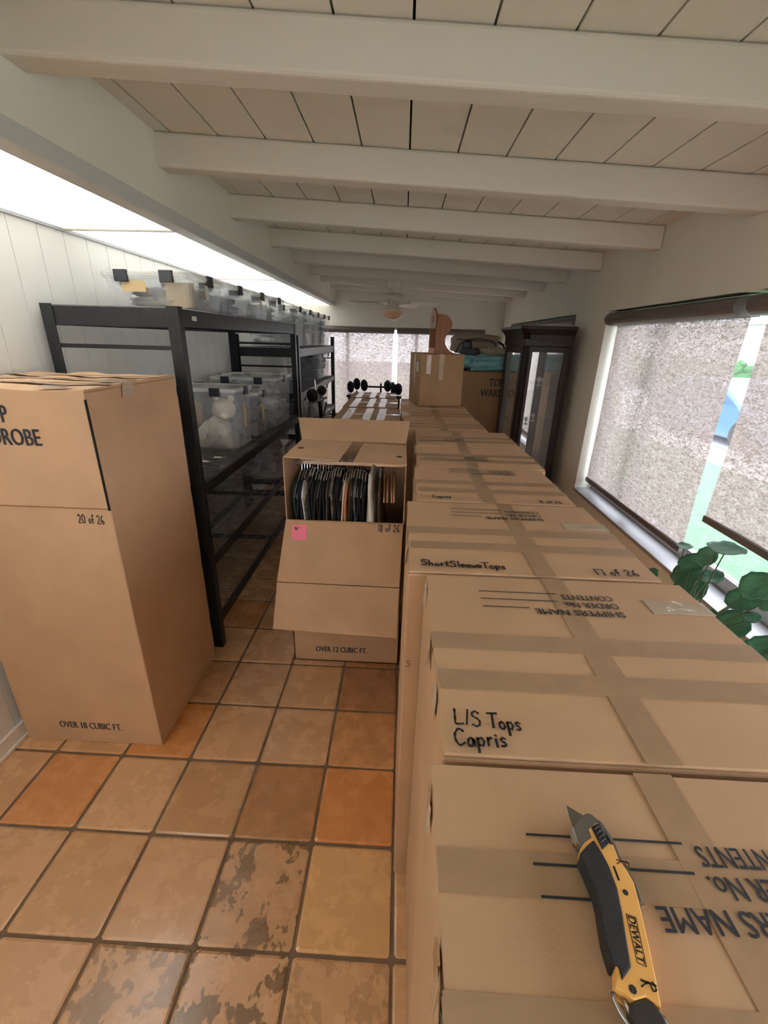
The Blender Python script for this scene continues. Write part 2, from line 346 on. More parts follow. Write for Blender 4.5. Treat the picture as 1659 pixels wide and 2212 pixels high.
# floor: grout bed with separate-looking clay tiles modelled in one floor mesh
def make_floor():
    rnd = random.Random(3); mb = MB(); cols = []; stains = []
    special = {(-1, 1): (214, 142, 80), (-1, 2): (210, 150, 96), (-5, 1): (212, 148, 92), (-4, 2): (212, 144, 84), (-1, 0): (222, 172, 116), (-1, 4): (176, 122, 78), (-1, 3): (176, 124, 82), (-2, 1): (184, 130, 80)}
    stain = {(-2, 0): 1, (-2, -1): 1, (-3, -1): .75, (-1, -1): .35, (-2, -2): 1, (-1, 2): .2, (-2, 1): .25}
    pal = [(212, 166, 120), (206, 160, 114), (218, 172, 127), (211, 165, 122), (216, 168, 123), (200, 154, 110)]
    px, py = .2985, .3105
    for i in range(-6, 6):
        for j in range(-11, 21):
            x0, x1 = .033+i*px, .033+(i+1)*px; y0, y1 = .722+j*py, .722+(j+1)*py
            x0, x1 = max(x0, XL-.05), min(x1, XR+.05)
            if y0 > YF or y1 < YB: continue
            g = .006; c = [(x0+g+rnd.uniform(-.0015, .0015), y0+g+rnd.uniform(-.0015, .0015)), (x1-g+rnd.uniform(-.0015, .0015), y0+g+rnd.uniform(-.0015, .0015)), (x1-g+rnd.uniform(-.0015, .0015), y1-g+rnd.uniform(-.0015, .0015)), (x0+g+rnd.uniform(-.0015, .0015), y1-g+rnd.uniform(-.0015, .0015))]
            k = .007; o8 = []
            for q in range(4):
                a, b, d = Vector(c[q]), Vector(c[(q+1) % 4]), Vector(c[(q-1) % 4]); o8 += [a+(d-a).normalized()*k, a+(b-a).normalized()*k]
            cen = Vector(((x0+x1)/2, (y0+y1)/2)); inn = [cen+(p-cen)*(1-.007/.14) for p in o8]
            zt = rnd.uniform(-.001, .001); tl = rnd.uniform(-.006, .006); tl2 = rnd.uniform(-.006, .006)
            n0 = len(mb.f)
            mb.add([(p.x, p.y, -.005) for p in o8]+[(p.x, p.y, -.002+zt) for p in o8]+[(p.x, p.y, zt+(p.x-cen.x)*tl+(p.y-cen.y)*tl2) for p in inn],
                   [(q, (q+1) % 8, 8+(q+1) % 8, 8+q) for q in range(8)]+[(8+q, 8+(q+1) % 8, 16+(q+1) % 8, 16+q) for q in range(8)]+[tuple(range(16, 24))])
            col = special.get((i, j)) or pal[rnd.randrange(len(pal))]
            if j > 3 and (i, j) not in special and rnd.random() < .1: col = (200, 140, 90)
            s_ = stain.get((i, j), .12 if rnd.random() < .2 else 0.)
            cols += [lin(col)]*(len(mb.f)-n0); stains += [s_]*(len(mb.f)-n0)
    nt_ = len(mb.f); mb.box(XL-.1, XR+.1, YB-.1, YF+.1, -.08, -.005)
    me = bpy.data.meshes.new('floor'); me.from_pydata(mb.v, [], mb.f); me.materials.append(M['tile']); me.materials.append(M['grout'])
    ca = me.color_attributes.new('tile', 'FLOAT_COLOR', 'CORNER'); sa = me.color_attributes.new('stain', 'FLOAT_COLOR', 'CORNER')
    for p in me.polygons:
        if p.index >= nt_: p.material_index = 1; continue
        for li in p.loop_indices: ca.data[li].color = (*cols[p.index], 1); sa.data[li].color = (stains[p.index],)*3+(1,)
    o = bpy.data.objects.new('floor', me); COL.objects.link(o); structure(o)
make_floor()

CZ = lambda x: 2.431-.048*x          # underside of the planks, falling towards the window wall
W1 = (-1.5, 3.51, .62, 1.95); W2 = (4.14, 6.55, .62, 1.96); W3 = (-1.32, 1.22, .55, 1.9)  # right window's unseen, unblinded stretch by the camera is added for daylight
mb = MB(); rect_holes(mb, 'x', XR, .22, YB, YF, -.05, 2.55, [W1, W2]); structure(mb.build('wall_right', M['paint']))
mb = MB(); rect_holes(mb, 'y', YF, .2, XL-.2, XR+.22, -.05, 2.6, [W3]); structure(mb.build('wall_far', M['paint']))
W4 = (-.1, .6, .9, 2.0)  # unseen window hole behind the camera, added to let daylight in
mb = MB(); rect_holes(mb, 'y', YB-.2, .2, XL-.2, XR+.22, -.05, 2.6, [W4]); structure(mb.build('wall_back', M['paint']))
mb = MB(); y = YB
while y < YF:                        # painted panelling with shallow vertical grooves
    y1 = min(y+.165, YF); mb.box(XL-.2, XL, y, y1-.005, -.05, 2.6); mb.box(XL-.2, XL-.004, y1-.005, y1, -.05, 2.6); y = y1
structure(mb.build('wall_left', M['wallpanel']))
mb = MB(); mb.box(XL, XL+.012, YB, YF, 0, .085); mb.box(XL, XL+.018, YB, YF, 0, .02); structure(mb.build('baseboard_left', M['paint'], bevel=.004))
# plank ceiling
mb = MB(); k = -6
while True:
    x0 = -.004+.193*k; x1 = x0+.193; k += 1
    if x0 > XR: break
    a, b = max(x0+.0035, -1.1), min(x1-.0035, XR+.02)
    if b < -1.08: continue
    mb.hexa([(a, YB, CZ(a)), (b, YB, CZ(b)), (b, YF, CZ(b)), (a, YF, CZ(a))], [(a, YB, CZ(a)+.03), (b, YB, CZ(b)+.03), (b, YF, CZ(b)+.03), (a, YF, CZ(a)+.03)])
structure(mb.build('ceiling', M['plank']))
mb = MB(); mb.hexa([(-1.8, YB-.2, CZ(-1.8)+.031), (1.7, YB-.2, CZ(1.7)+.031), (1.7, YF+.2, CZ(1.7)+.031), (-1.8, YF+.2, CZ(-1.8)+.031)],
                   [(-1.8, YB-.2, CZ(-1.8)+.1), (1.7, YB-.2, CZ(1.7)+.1), (1.7, YF+.2, CZ(1.7)+.1), (-1.8, YF+.2, CZ(-1.8)+.1)])
structure(mb.build('trim_1', M['dark']))
nt_ = 2
for yb in (-1.7, -.93, -.16, .61, 1.39, 2.15, 2.952, 3.76, 4.50, 5.23, 5.95, 6.68):
    mb = MB(); xa, xb = -1.045, XR; w_ = .095; h = .12
    mb.hexa([(xa, yb, CZ(xa)-h), (xb, yb, CZ(xb)-h), (xb, yb+w_, CZ(xb)-h), (xa, yb+w_, CZ(xa)-h)], [(xa, yb, CZ(xa)-.0005), (xb, yb, CZ(xb)-.0005), (xb, yb+w_, CZ(xb)-.0005), (xa, yb+w_, CZ(xa)-.0005)])
    structure(mb.build('trim_%d' % nt_, M['beam'], bevel=.012, seg=3)); nt_ += 1
# soffit over the shelving and its lower lip
mb = MB(); mb.box(-1.10, -1.036, YB, YF, 2.226, 2.55); structure(mb.build('trim_%d' % nt_, M['paint'])); nt_ += 1
mb = MB(); mb.box(-1.10, -1.03, YB, YF, 2.172, 2.226); structure(mb.build('trim_%d' % nt_, M['trimlip'], bevel=.003)); nt_ += 1

# luminous ceiling behind the soffit
lt = thing('ceiling_light', 'long fluorescent ceiling light of white diffuser panels above the black shelving', 'ceiling light', (-1.38, 2.3, 2.18))
MB().box(-1.66, -1.10, YB, YF, 2.36, 2.37).add([], []).build('housing', M['white'], lt)
ys = [YB, -1.27, .56, 2.39, 4.22, 6.05, YF]
for a, b in zip(ys[:-1], ys[1:]):
    MB().box(-1.658, -1.10, a+.012, b-.012, 2.180, 2.184).build('diffuser_panel', M['diffuser'], lt)
    MB().tube([(-1.41, a+.1, 2.235), (-1.41, b-.1, 2.235)], .019, 10).build('fluorescent_tube', M['tube'], lt)
for b in ys[1:-1]: MB().box(-1.658, -1.10, b-.014, b+.014, 2.175, 2.19).build('panel_divider', M['white'], lt)
MB().box(-1.66, -1.648, YB, YF, 2.168, 2.19).box(-1.112, -1.10, YB, YF, 2.175, 2.19).build('edge_frame', M['frame'], lt)

# ---------------------------------------------------------------- windows
def window(n, axis, plane, win, mull):
    a0, a1, z0, z1 = win; wn = bpy.data.objects.new('window_%d' % n, None); COL.objects.link(wn)
    wn.location = (plane, (a0+a1)/2, z0) if axis == 'x' else ((a0+a1)/2, plane, z0); structure(wn)
    def bx(m_, p0, p1, u0, u1, z_0, z_1):
        return m_.box(p0, p1, u0, u1, z_0, z_1) if axis == 'x' else m_.box(u0, u1, p0, p1, z_0, z_1)
    fr = MB(); p0, p1 = plane+.13, plane+.17
    bx(fr, p0, p1, a0, a1, z0, z0+.075); bx(fr, p0, p1, a0, a1, z1-.04, z1); bx(fr, p0, p1, a0, a0+.04, z0+.075, z1-.04); bx(fr, p0, p1, a1-.04, a1, z0+.075, z1-.04)
    for mu in mull: bx(fr, p0, p1, mu-.025, mu+.025, z0+.075, z1-.04)
    fr.build('window_frame', M['frame'], wn, bevel=.003)
    bx(MB(), plane+.148, plane+.152, a0+.03, a1-.03, z0+.06, z1-.03).build('window_pane', M['glass'], wn)
    bx(MB(), plane-.012, plane+.13, a0, a1, z0-.02, z0+.004).build('window_sill', M['frame'], wn, bevel=.003)
    return wn
window(1, 'x', XR, W1, [2.94, 1.3, -.1]); window(2, 'x', XR, W2, [5.3]); window(3, 'y', YF, W3, [-.87, .2])

def blind(label, axis, plane, a0, a1, ztop, zbot, top_lean=0., group=None, left=True):
    """roller blind: fascia, hanging woven cloth, bottom bar"""
    c = ((a0+a1)/2); t = thing('roller_blind', label, 'blind', (plane, c, zbot) if axis == 'x' else (c, plane, zbot), group=group)
    def P(p, u, z): return (p, u, z) if axis == 'x' else (u, p, z)
    zt = ztop-.075; n = 26; mz = 14; mb = MB(); vs = []; fs = []
    for j in range(mz+1):
        v = j/mz
        for i in range(n+1):
            u = i/n; a_lo = a0+top_lean*(1-v)*0; aa = a_lo+(a1-a_lo)*u
            aa += (top_lean if False else 0)
            bow = .004*math.sin(u*9+1)*v+.006*math.sin(v*3)*math.sin(u*PI*3)
            edge = .03*math.sin(v*PI)*(1 if u < .5 else -1)*abs(2*u-1)**6*(.6)
            vs.append(P(plane+bow, aa+edge*.6, zt+(zbot+.02-zt)*v))
    for j in range(mz):
        for i in range(n): q = j*(n+1)+i; fs.append((q, q+1, q+n+2, q+n+1))
    mb.add(vs, fs).build('blind_fabric', M['blind'], t, smooth=True)
    def bx(p0, p1, u0, u1, z0, z1): return MB().box(p0, p1, u0, u1, z0, z1) if axis == 'x' else MB().box(u0, u1, p0, p1, z0, z1)
    bx(plane-.012, plane+.012, a0, a1, zbot-.012, zbot+.022).build('bottom_bar', M['valance'], t, bevel=.004)
    prof = [(plane-.05+.05*math.cos(q), ztop-.045+.042*math.sin(q)) for q in [PI/2+PI*k/8 for k in range(9)]]+[(plane+.03, ztop-.087), (plane+.03, ztop-.003)]
    if axis == 'x': MB().prism([(p, z) for p, z in prof], a0-.012, a1+.012, 'y').build('fascia', M['valance'], t, bevel=.002)
    else: MB().prism([(p, z) for p, z in prof], a0-.012, a1+.012, 'x').build('fascia', M['valance'], t, bevel=.002)
    return t
blind('woven roller blind of the near right window, drawn almost down to its sill', 'x', 1.535, 2.185, 3.485, 1.94, .70)
blind('woven roller blind at the photo right edge, stopping above the lawn view', 'x', 1.535, .60, 2.085, 1.94, .925)
blind('woven roller blind of the farther right window, a pale strip beside the curio cabinet', 'x', 1.535, 4.17, 6.5, 1.95, .70)
blind('wide woven roller blind on the left of the far wall, behind the shelving end', 'y', YF+.05, -1.29, -.155, 1.895, .57)
blind('woven roller blind on the right of the far wall, behind the pine wall shelf', 'y', YF+.05, -.095, 1.19, 1.895, .57)

# ================================================================ OUTSIDE
g = MB(); g.box(1.75, 40, -20, 45, -.36, -.3); tag(g.build('lawn', mat('grass', (92, 128, 96), .9, var=.4, vs=22, bump=.8, bs=60, alt=(64, 104, 72))), 'bright green lawn outside the right window', 'lawn', kind='stuff')
g = MB(); g.box(5.9, 6.9, -20, 45, -.299, -.285); tag(g.build('sidewalk', mat('concrete', (225, 222, 214), .9)), 'pale concrete path crossing the lawn outside', 'path')
g = MB(); g.box(7.0, 12.5, -20, 45, -.299, -.29); tag(g.build('driveway', mat('pale_road', (205, 205, 205), .9)), 'pale road beyond the path outside the window', 'road')
g = MB(); g.box(-30, 1.7, 7.6, 45, -.4, -.3); tag(g.build('patio', mat('patio_concrete', (120, 116, 110), .9)), 'pale paved yard beyond the far window', 'yard')
ho = thing('house', 'white house across the road outside the right window', 'house', (20, 26, -.3))
MB().box(17, 24, 14, 40, -.3, 2.9).build('wall', mat('house_white', (236, 234, 228), .8), ho)
MB().prism([(16.3, 2.8), (20.5, 4.6), (24.7, 2.8)], 13.5, 40.5, 'y').build('roof', mat('roof_grey', (190, 190, 190), .8), ho)
g = MB()
for k in range(16): g.blob((13.4+random.uniform(-.3, .3), 16+k*.9, .35+random.uniform(-.1, .2)), (.8, .8, .8), .5, 5, 18, 12, seed=k)
tag(g.build('hedge', mat('hedge_green', (66, 108, 66), .9, var=.5, vs=14, bump=1, bs=30), smooth=True), 'rounded green hedge beyond the road', 'hedge')
g = MB()
for k in range(7): g.blob((-1.6+k*.55, 10.2+random.uniform(-.3, .3), .3), (.5, .45, .7), .5, 5, 18, 12, seed=k+40)
tag(g.build('bush', mat('bush_flowers', (206, 196, 176), .9, var=.5, vs=20, bump=1, bs=30, alt=(120, 150, 100)), smooth=True), 'flowering shrub seen through the gap of the far blinds', 'bush')
car = thing('car', 'blue car parked beyond the lawn outside the right window', 'car', (7.9, 10.4, -.29))
cp = [(8.0, -.05), (8.05, .3), (8.4, .48), (9.0, .55), (9.8, 1.02), (11.2, 1.05), (12.0, .62), (12.5, .55), (12.6, .0), (12.4, -.1), (8.1, -.1)]
cp = [(a+.5, b) for a, b in cp]
MB().prism(cp, 7.05, 8.75, 'x').build('body', mat('car_blue', (60, 96, 138), .25, spec=.8), car, bevel=.06, seg=3)
MB().prism([(10.35-.75, .58), (10.4, .98), (11.6, .99), (12.2, .64)], 7.03, 8.77, 'x').build('windows', mat('car_glass', (60, 90, 120), .1), car, bevel=.01)
for wy in (9.35, 12.15):
    for wx in (7.03, 8.6):
        MB().lathe([(.0, 0), (.2, 0), (.31, .01), (.32, .1), (.31, .17), (0, .17)], (wx, wy, .03), 20, 'x').build('wheel', M['rubber'], car)

# ================================================================ BOXES
def tape_strip(t, x0, x1, y0, y1, z, m_='tape', name='tape', wrap=None):
    mb = MB(); mb.box(x0, x1, y0, y1, z, z+.0006)
    if wrap == 'x-': mb.box(x0-.0008, x0, y0, y1, z-.07, z+.0006)
    return mb.build(name, M[m_], t)
def shipping_print(t, xr, yb, z, big=.0205, lines_x=.165, sp=.0305):
    """SHIPPERS NAME / ORDER NO. / CONTENTS, printed so it reads from the far side"""
    ux, uy = (-1, 0, 0), (0, -1, 0)
    for s_, k, width in (('SHIPPERS NAME', 0, .187), ('ORDER No.', 1, .117), ('CONTENTS', 2, .113)):
        me = text_mesh(s_, big, 1., .0007); xs_ = [v.co.x for v in me.vertices]; lo, hi = min(xs_), max(xs_)
        for v in me.vertices: v.co.x = (v.co.x-lo)*width/(hi-lo)
        place_text('printed_lettering', me, M['ink'], t, (xr, yb+sp*k, z), ux, uy)
        MB().box(lines_x, xr-width-.010, yb+sp*k+.001, yb+sp*k+.0035, z-.0004, z+.0001).build('printed_line', M['ink'], t)
def shut_box(label, x0, x1, y0, y1, h, z0=0., name='wardrobe_box', cat='box', material='box', tapes='tan', group=None, rot=0., seam='x', longtape=None, clear=0.):
    t = thing(name, label, cat, ((x0+x1)/2, (y0+y1)/2, z0), rot, group)
    rnd = random.Random(int((x0*3+y0*7+h)*1000)); j = lambda: rnd.uniform(-.002, .002)
    lc = Vector(((x0+x1)/2, (y0+y1)/2, z0)); local = True
    a, b, c, d = x0-lc.x, x1-lc.x, y0-lc.y, y1-lc.y; zt = h-.009
    mb = MB(); mb.hexa([(a, c, 0), (b, c, 0), (b, d, 0), (a, d, 0)], [(a+j(), c+j(), zt), (b+j(), c+j(), zt), (b+j(), d+j(), zt), (a+j(), d+j(), zt)])
    mb.build('body', M[material], t, bevel=.004, local=True)
    mid = (c+d)/2+rnd.uniform(-.006, .006); g_ = .0015
    for (u, v) in ((c+.0015, mid-g_), (mid+g_, d-.0015)):
        dz = rnd.uniform(0, .003); inner_lift = .002
        lo = [(a+.001, u, zt+.001), (b-.001, u, zt+.001), (b-.001, v, zt+.001), (a+.001, v, zt+.001)]
        hi = [(a+.001, u, h-.002), (b-.001, u, h-.002), (b-.001, v, h-.001), (a+.001, v, h-.001)]
        hi = [(p[0], p[1], h-.0005-(0.0015 if (p[1] in (c+.0015, d-.0015)) else 0)) for p in hi]
        MB().hexa(lo, hi).build('top_flap', M[material], t, bevel=.002, local=True)
    # narrower flap pair showing as a dark slit under the top edge
    lift = [.0003]
    def strip(x_0, x_1, y_0, y_1, mt_, wrapx=False):
        mb = MB(); mb.box(x_0, x_1, y_0, y_1, h-.0004, h+lift[0]); lift[0] += .00015
        if wrapx: mb.box(x_0-.0012, x_0, y_0+.002, y_1-.004, h-.055, h+.0004)
        mb.build('tape', M[mt_], t, local=True)
    if tapes == 'tan':
        lt_ = longtape if longtape is not None else .375; lt_ -= lc.x
        strip(lt_-.025, lt_+.025, c+.001, d-.001, 'tape')
        q = rnd.uniform(-.004, .004)
        strip(a-.0008, b+.0008, mid-.024+q, mid+.024+q, 'tape', True)
        strip(a+.008, b+.0008, mid-.125+q, mid-.080+q, 'tape', True)
        if clear: strip(b-.13, b+.0008, c+clear, c+clear+.05, 'ctape')
        # crumpled clear tape ends over the aisle edge
        for yy in (mid, mid-.128, mid+.2):
            cm = MB(); pts = []
            for i in range(6): pts.append((yy-.018+i*.007, rnd.uniform(-.003, .004)))
            for i in range(5):
                y_a, o_a = pts[i]; y_b, o_b = pts[i+1]
                cm.add([(a-.003+o_a*.6, y_a, h+.001), (a-.003+o_b*.6, y_b, h+.001), (a-.005+o_b, y_b, h-.045), (a-.005+o_a, y_a, h-.05)], [(0, 1, 2, 3)])
            cm.build('tape_end', M['ctape'], t, local=True)
    elif tapes == 'white':
        for xx in (-.62, -.02, .42):
            xc = xx*(b-a)/2; strip(xc-.03, xc+.03, c+.001, d-.001, 'ctape')
        strip(a+.12, b+.0005, mid-.012, mid+.012, 'ctape')
    return t
Z = 1.19; TZ = Z+.0012
b0 = shut_box('closed wardrobe box nearest the camera, the utility knife lying on its taped top', .056, .672, -.075, .430, Z, longtape=.352)
b1 = shut_box('closed wardrobe box marked L/S Tops Capris, second in the row along the window', .076, .686, .443, .945, Z, longtape=.378, clear=.37)
b2 = shut_box('closed wardrobe box marked Short Sleeve Tops and 17 of 26', .034, .652, .956, 1.466, Z, longtape=.372, clear=.30)
b3 = shut_box('closed wardrobe box marked Capris and 11 of 26, behind the Short Sleeve Tops box', .070, .636, 1.476, 1.928, Z, longtape=.33)
b4 = shut_box('closed wardrobe box directly behind the one marked 11 of 26', .086, .664, 1.938, 2.36, Z, longtape=.34)
b5 = shut_box('closed wardrobe box third from the far end of the window row', .094, .660, 2.37, 2.79, Z, longtape=.345)
b6 = shut_box('lower closed wardrobe box beginning the set-back end of the window row', .02, .575, 2.86, 3.31, Z-.012, longtape=.29)
b7 = shut_box('closed wardrobe box just in front of the one carrying the smaller carton', .005, .56, 3.32, 3.80, Z-.012, longtape=.28)
b8 = shut_box('closed wardrobe box at the row end that carries the smaller carton and pine shelf', .0, .56, 3.81, 4.42, Z-.003, longtape=.28)
MB().box(.058, .673, .279, .323, Z-.001, Z+.0001).build('tape', M['tape'], b0)
# lettering and handwriting on the tops
shipping_print(b0, .463, .278, TZ, .0215, .163)
shipping_print(b1, .489, .810, TZ, .020, .193)
shipping_print(b2, .473, 1.335, TZ, .020, .18)
shipping_print(b3, .503, 1.845, TZ, .020, .22, .026)
shipping_print(b4, .43, 2.07, TZ, .020, .12)
shipping_print(b5, .36, 2.49, TZ, .020, .12)
for o_ in b3.children:
    pass
X_, Y_ = (1, 0, 0), (0, 1, 0)
handwriting('L/S Tops', .028, b1, (.098, .494, TZ), (1, -.06, 0), Y_, .062, sx=.88)
handwriting('Capris', .028, b1, (.094, .457, TZ), X_, Y_, .066)
handwriting('ShortSleeveTops', .030, b2, (.066, .985, TZ), (1, -.02, 0), Y_, .08)
handwriting('17 of 26', .030, b2, (.50, .972, TZ), (1, .0, 0), Y_, .075)
handwriting('Capris', .026, b3, (.125, 1.505, TZ), X_, Y_, .095)
handwriting('11 of 26', .024, b3, (.51, 1.49, TZ), X_, Y_, .095)
# front faces of the far stack and print on box side
handwriting('S', .02, b2, (.040, .9545, .895), X_, (0, 0, 1), .05)

# tall wardrobe box at the left
b20 = thing('wardrobe_box', 'tall closed wardrobe box marked 20 of 26, standing beside the left wall', 'box', (-1.322, 1.70, 0))
x0, x1, y0, y1, h = -1.630, -1.014, 1.400, 1.995, 1.548
MB().hexa([(x0, y0, 0), (x1, y0, 0), (x1, y1, 0), (x0, y1, 0)], [(x0, y0+.002, h-.008), (x1, y0, h-.008), (x1, y1, h-.008), (x0, y1, h-.008)]).build('body', M['box'], b20, bevel=.004)
MB().box(x0+.004, x1+.0, y0-.005, y0-.0005, 1.142, h-.006).build('door_flap', M['box'], b20, bevel=.002)
mb = MB(); mb.box(x1-.004, x1+.0008, y0-.0062, y0+.001, 1.135, h-.03); mb.build('slit', M['dark'], b20)
mb = MB(); mb.box(x0, x1-.003, y0-.0015, y0-.0003, 1.136, 1.140); mb.build('crease', M['boxB'], b20)
mid = (y0+y1)/2
for u, v in ((y0-.004, mid-.002), (mid+.002, y1)):
    n = 10; mb = MB()
    for i in range(n):
        xa, xb = x0+(x1-x0)*i/n, x0+(x1-x0)*(i+1)/n; f1 = lambda x: h+.003*math.sin(x*17)+(.004 if u > 1.6 else 0)*math.sin(x*30)
        mb.hexa([(xa, u, h-.007), (xb, u, h-.007), (xb, v, h-.007), (xa, v, h-.007)], [(xa, u, f1(xa)-.003), (xb, u, f1(xb)-.003), (xb, v, f1(xb)+.002), (xa, v, f1(xa)+.002)])
    mb.build('top_flap', M['box'], b20)
for dy, nm in ((-.17, 'tape'), (-.02, 'tape'), (.13, 'tape')): MB().box(x0, x1, mid+dy-.012, mid+dy+.03, h+.0055, h+.0062).build(nm, M['tape'], b20)
MB().add([(x1-.10, mid-.10, h+.006), (x1+.004, mid-.10, h+.004), (x1+.005, mid-.03, h+.004), (x1-.10, mid-.03, h+.006), (x1+.006, mid-.115, h-.045), (x1+.004, mid-.04, h-.05)], [(0, 1, 2, 3), (1, 4, 5, 2)]).build('tape_end', M['ctape'], b20)
MB().add([(x1-.16, y0-.003, h+.005), (x1-.06, y0-.003, h+.005), (x1-.06, y0+.04, h+.007), (x1-.16, y0+.04, h+.007)], [(0, 1, 2, 3)]).build('tape_end', M['ctape'], b20)
U_, V_ = (1, 0, 0), (0, 0, 1)
place_text('printed_lettering', text_mesh('TOP', .056, .62, .0022, 'CENTER'), M['ink'], b20, (-1.335, y0-.0062, 1.438), U_, V_)
place_text('printed_lettering', text_mesh('WARDROBE', .056, .68, .0022, 'CENTER'), M['ink'], b20, (-1.345, y0-.0062, 1.362), U_, V_)
place_text('printed_lettering', text_mesh('OVER 18 CUBIC FT.', .036, .64, .0013), M['ink'], b20, (-1.462, y0-.0006, .083), (1, 0, -.012), V_)
handwriting('20 of 26', .034, b20, (-1.140, y0-.0006, 1.083), (1, 0, -.02), V_, .055, sx=.72)

# open wardrobe box with the door folded down
bo = thing('wardrobe_box', 'open wardrobe box marked 18 of 26, front folded down over hanging clothes', 'box', (-.26, 2.22, 0))
x0, x1, y0, y1, h, w_ = -.555, .036, 2.005, 2.44, 1.185, .005
zc = .87
MB().box(x0, x0+w_, y0, y1, 0, h).box(x1-w_, x1, y0, y1, 0, h).box(x0, x1, y1-w_, y1, 0, h).box(x0, x1, y0, y0+w_, 0, zc).box(x0, x1, y0, y1, 0, .006).build('body', M['box'], bo)
th = .0045
def panel(p, name, m_='box', t=th):
    a_, b_, c_, d_ = [Vector(q) for q in p]; n_ = (b_-a_).cross(d_-a_).normalized()*t
    return MB().hexa([a_, b_, c_, d_], [a_+n_, b_+n_, c_+n_, d_+n_]).build(name, M[m_], bo, bevel=.001)
yf, zf = 1.80, .358; ym, zm = y0+(yf-y0)*.55, zc+(zf-zc)*.57
panel([(x0-.035, ym, zm), (x1-.012, ym, zm-.006), (x1-.004, y0-.004, zc-.008), (x0, y0-.004, zc)], 'door_panel')
panel([(x0-.045, yf, zf), (x1-.016, yf, zf-.022), (x1-.012, ym-.001, zm-.010), (x0-.035, ym-.001, zm-.004)], 'front_flap')
# top side flaps with a gap between them, and the back flap standing up
panel([(x0, y0+.012, h), (-.285, y0-.02, h-.003), (-.262, y1-.03, h-.003), (x0+.005, y1-.02, h)], 'side_flap')
panel([(-.215, y0-.035, h-.004), (x1, y0-.055, h-.002), (x1, y1-.10, h), (-.20, y1-.06, h-.003)], 'side_flap')
panel([(x0+.002, y1-.015, h-.002), (x1, y1-.03, h-.002), (x1+.02, y1+.19, h+.082), (x0-.06, y1+.19, h+.085)], 'back_flap')
MB().lathe([(0, 0), (.016, 0), (.014, .0006), (0, .0006)], (x0+.045, y0+.20, h+.0048), 14).build('hand_hole', M['dark'], bo)
MB().lathe([(0, 0), (.016, 0), (.014, .0006), (0, .0006)], (x1-.035, y0+.09, h+.0028), 14).build('hand_hole', M['dark'], bo)
place_text('printed_lettering', text_mesh('OVER 12 CUBIC FT.', .036, .66, .0013), M['ink'], bo, (-.432, y0-.0006, .065), (1, 0, 0), V_)
dv = (Vector((0, y0-.004, zc))-Vector((0, yf, zf))).normalized(); dn = Vector((1, 0, 0)).cross(dv)
onp = lambda x, s_, off=.0056: Vector((x, y0-.004, zc-.004))-dv*s_+dn*off
handwriting('18 of 26', .034, bo, onp(-.092, .036), (1, 0, -.012), dv, .06, sx=.88)
ins = [onp(x, s_) for x, s_ in ((-.522, .095), (-.447, .095), (-.447, .02), (-.522, .02))]
sn = thing('sticky_note', 'bright pink sticky note on the folded-down door of the open box', 'sticky note', tuple(ins[0]))
MB().hexa(ins, [q+dn*.0008 for q in ins]).build('paper', M['pink'], sn)
handwriting('W:', .034, sn, onp(-.507, .048)+dn*.0014, (1, 0, 0), dv, .05)
# rail, hangers, clothes
MB().box(x0+.004, x1-.004, 2.205, 2.235, 1.105, 1.122).build('hanging_rail', M['chrome'], bo)
def hanger(mk, x, tilt, label, group, hook=True, low=0., bar=False):
    t = thing('clothes_hanger', label, 'hanger', (x, 2.22, .98), group=group)
    z_ = 1.085-low
    if hook: MB().tube([(x, 2.205, 1.12), (x, 2.208, 1.132), (x, 2.22, 1.137), (x, 2.236, 1.128), (x, 2.236, 1.112), (x, 2.222, z_)], .0016, 6).build('hook', M['chrome'], t)
    MB().tube([(x+tilt, 2.035, z_-.085), (x+tilt*.6, 2.07, z_-.05), (x, 2.19, z_-.005), (x, 2.22, z_), (x, 2.25, z_-.005), (x, 2.37, z_-.05), (x, 2.40, z_-.085)], [.0034, .004, .004, .004, .004, .004, .0034], 7).build('arms', M[mk], t, smooth=True)
    if bar: MB().tube([(x+tilt, 2.035, z_-.085), (x, 2.40, z_-.085)], .004, 6).build('crossbar', M[mk], t)
    return t
M['hg'] = mat('grey_hanger', (206, 202, 194), .5); M['hp'] = mat('copper_hanger', (236, 186, 136), .3, metal=.4)
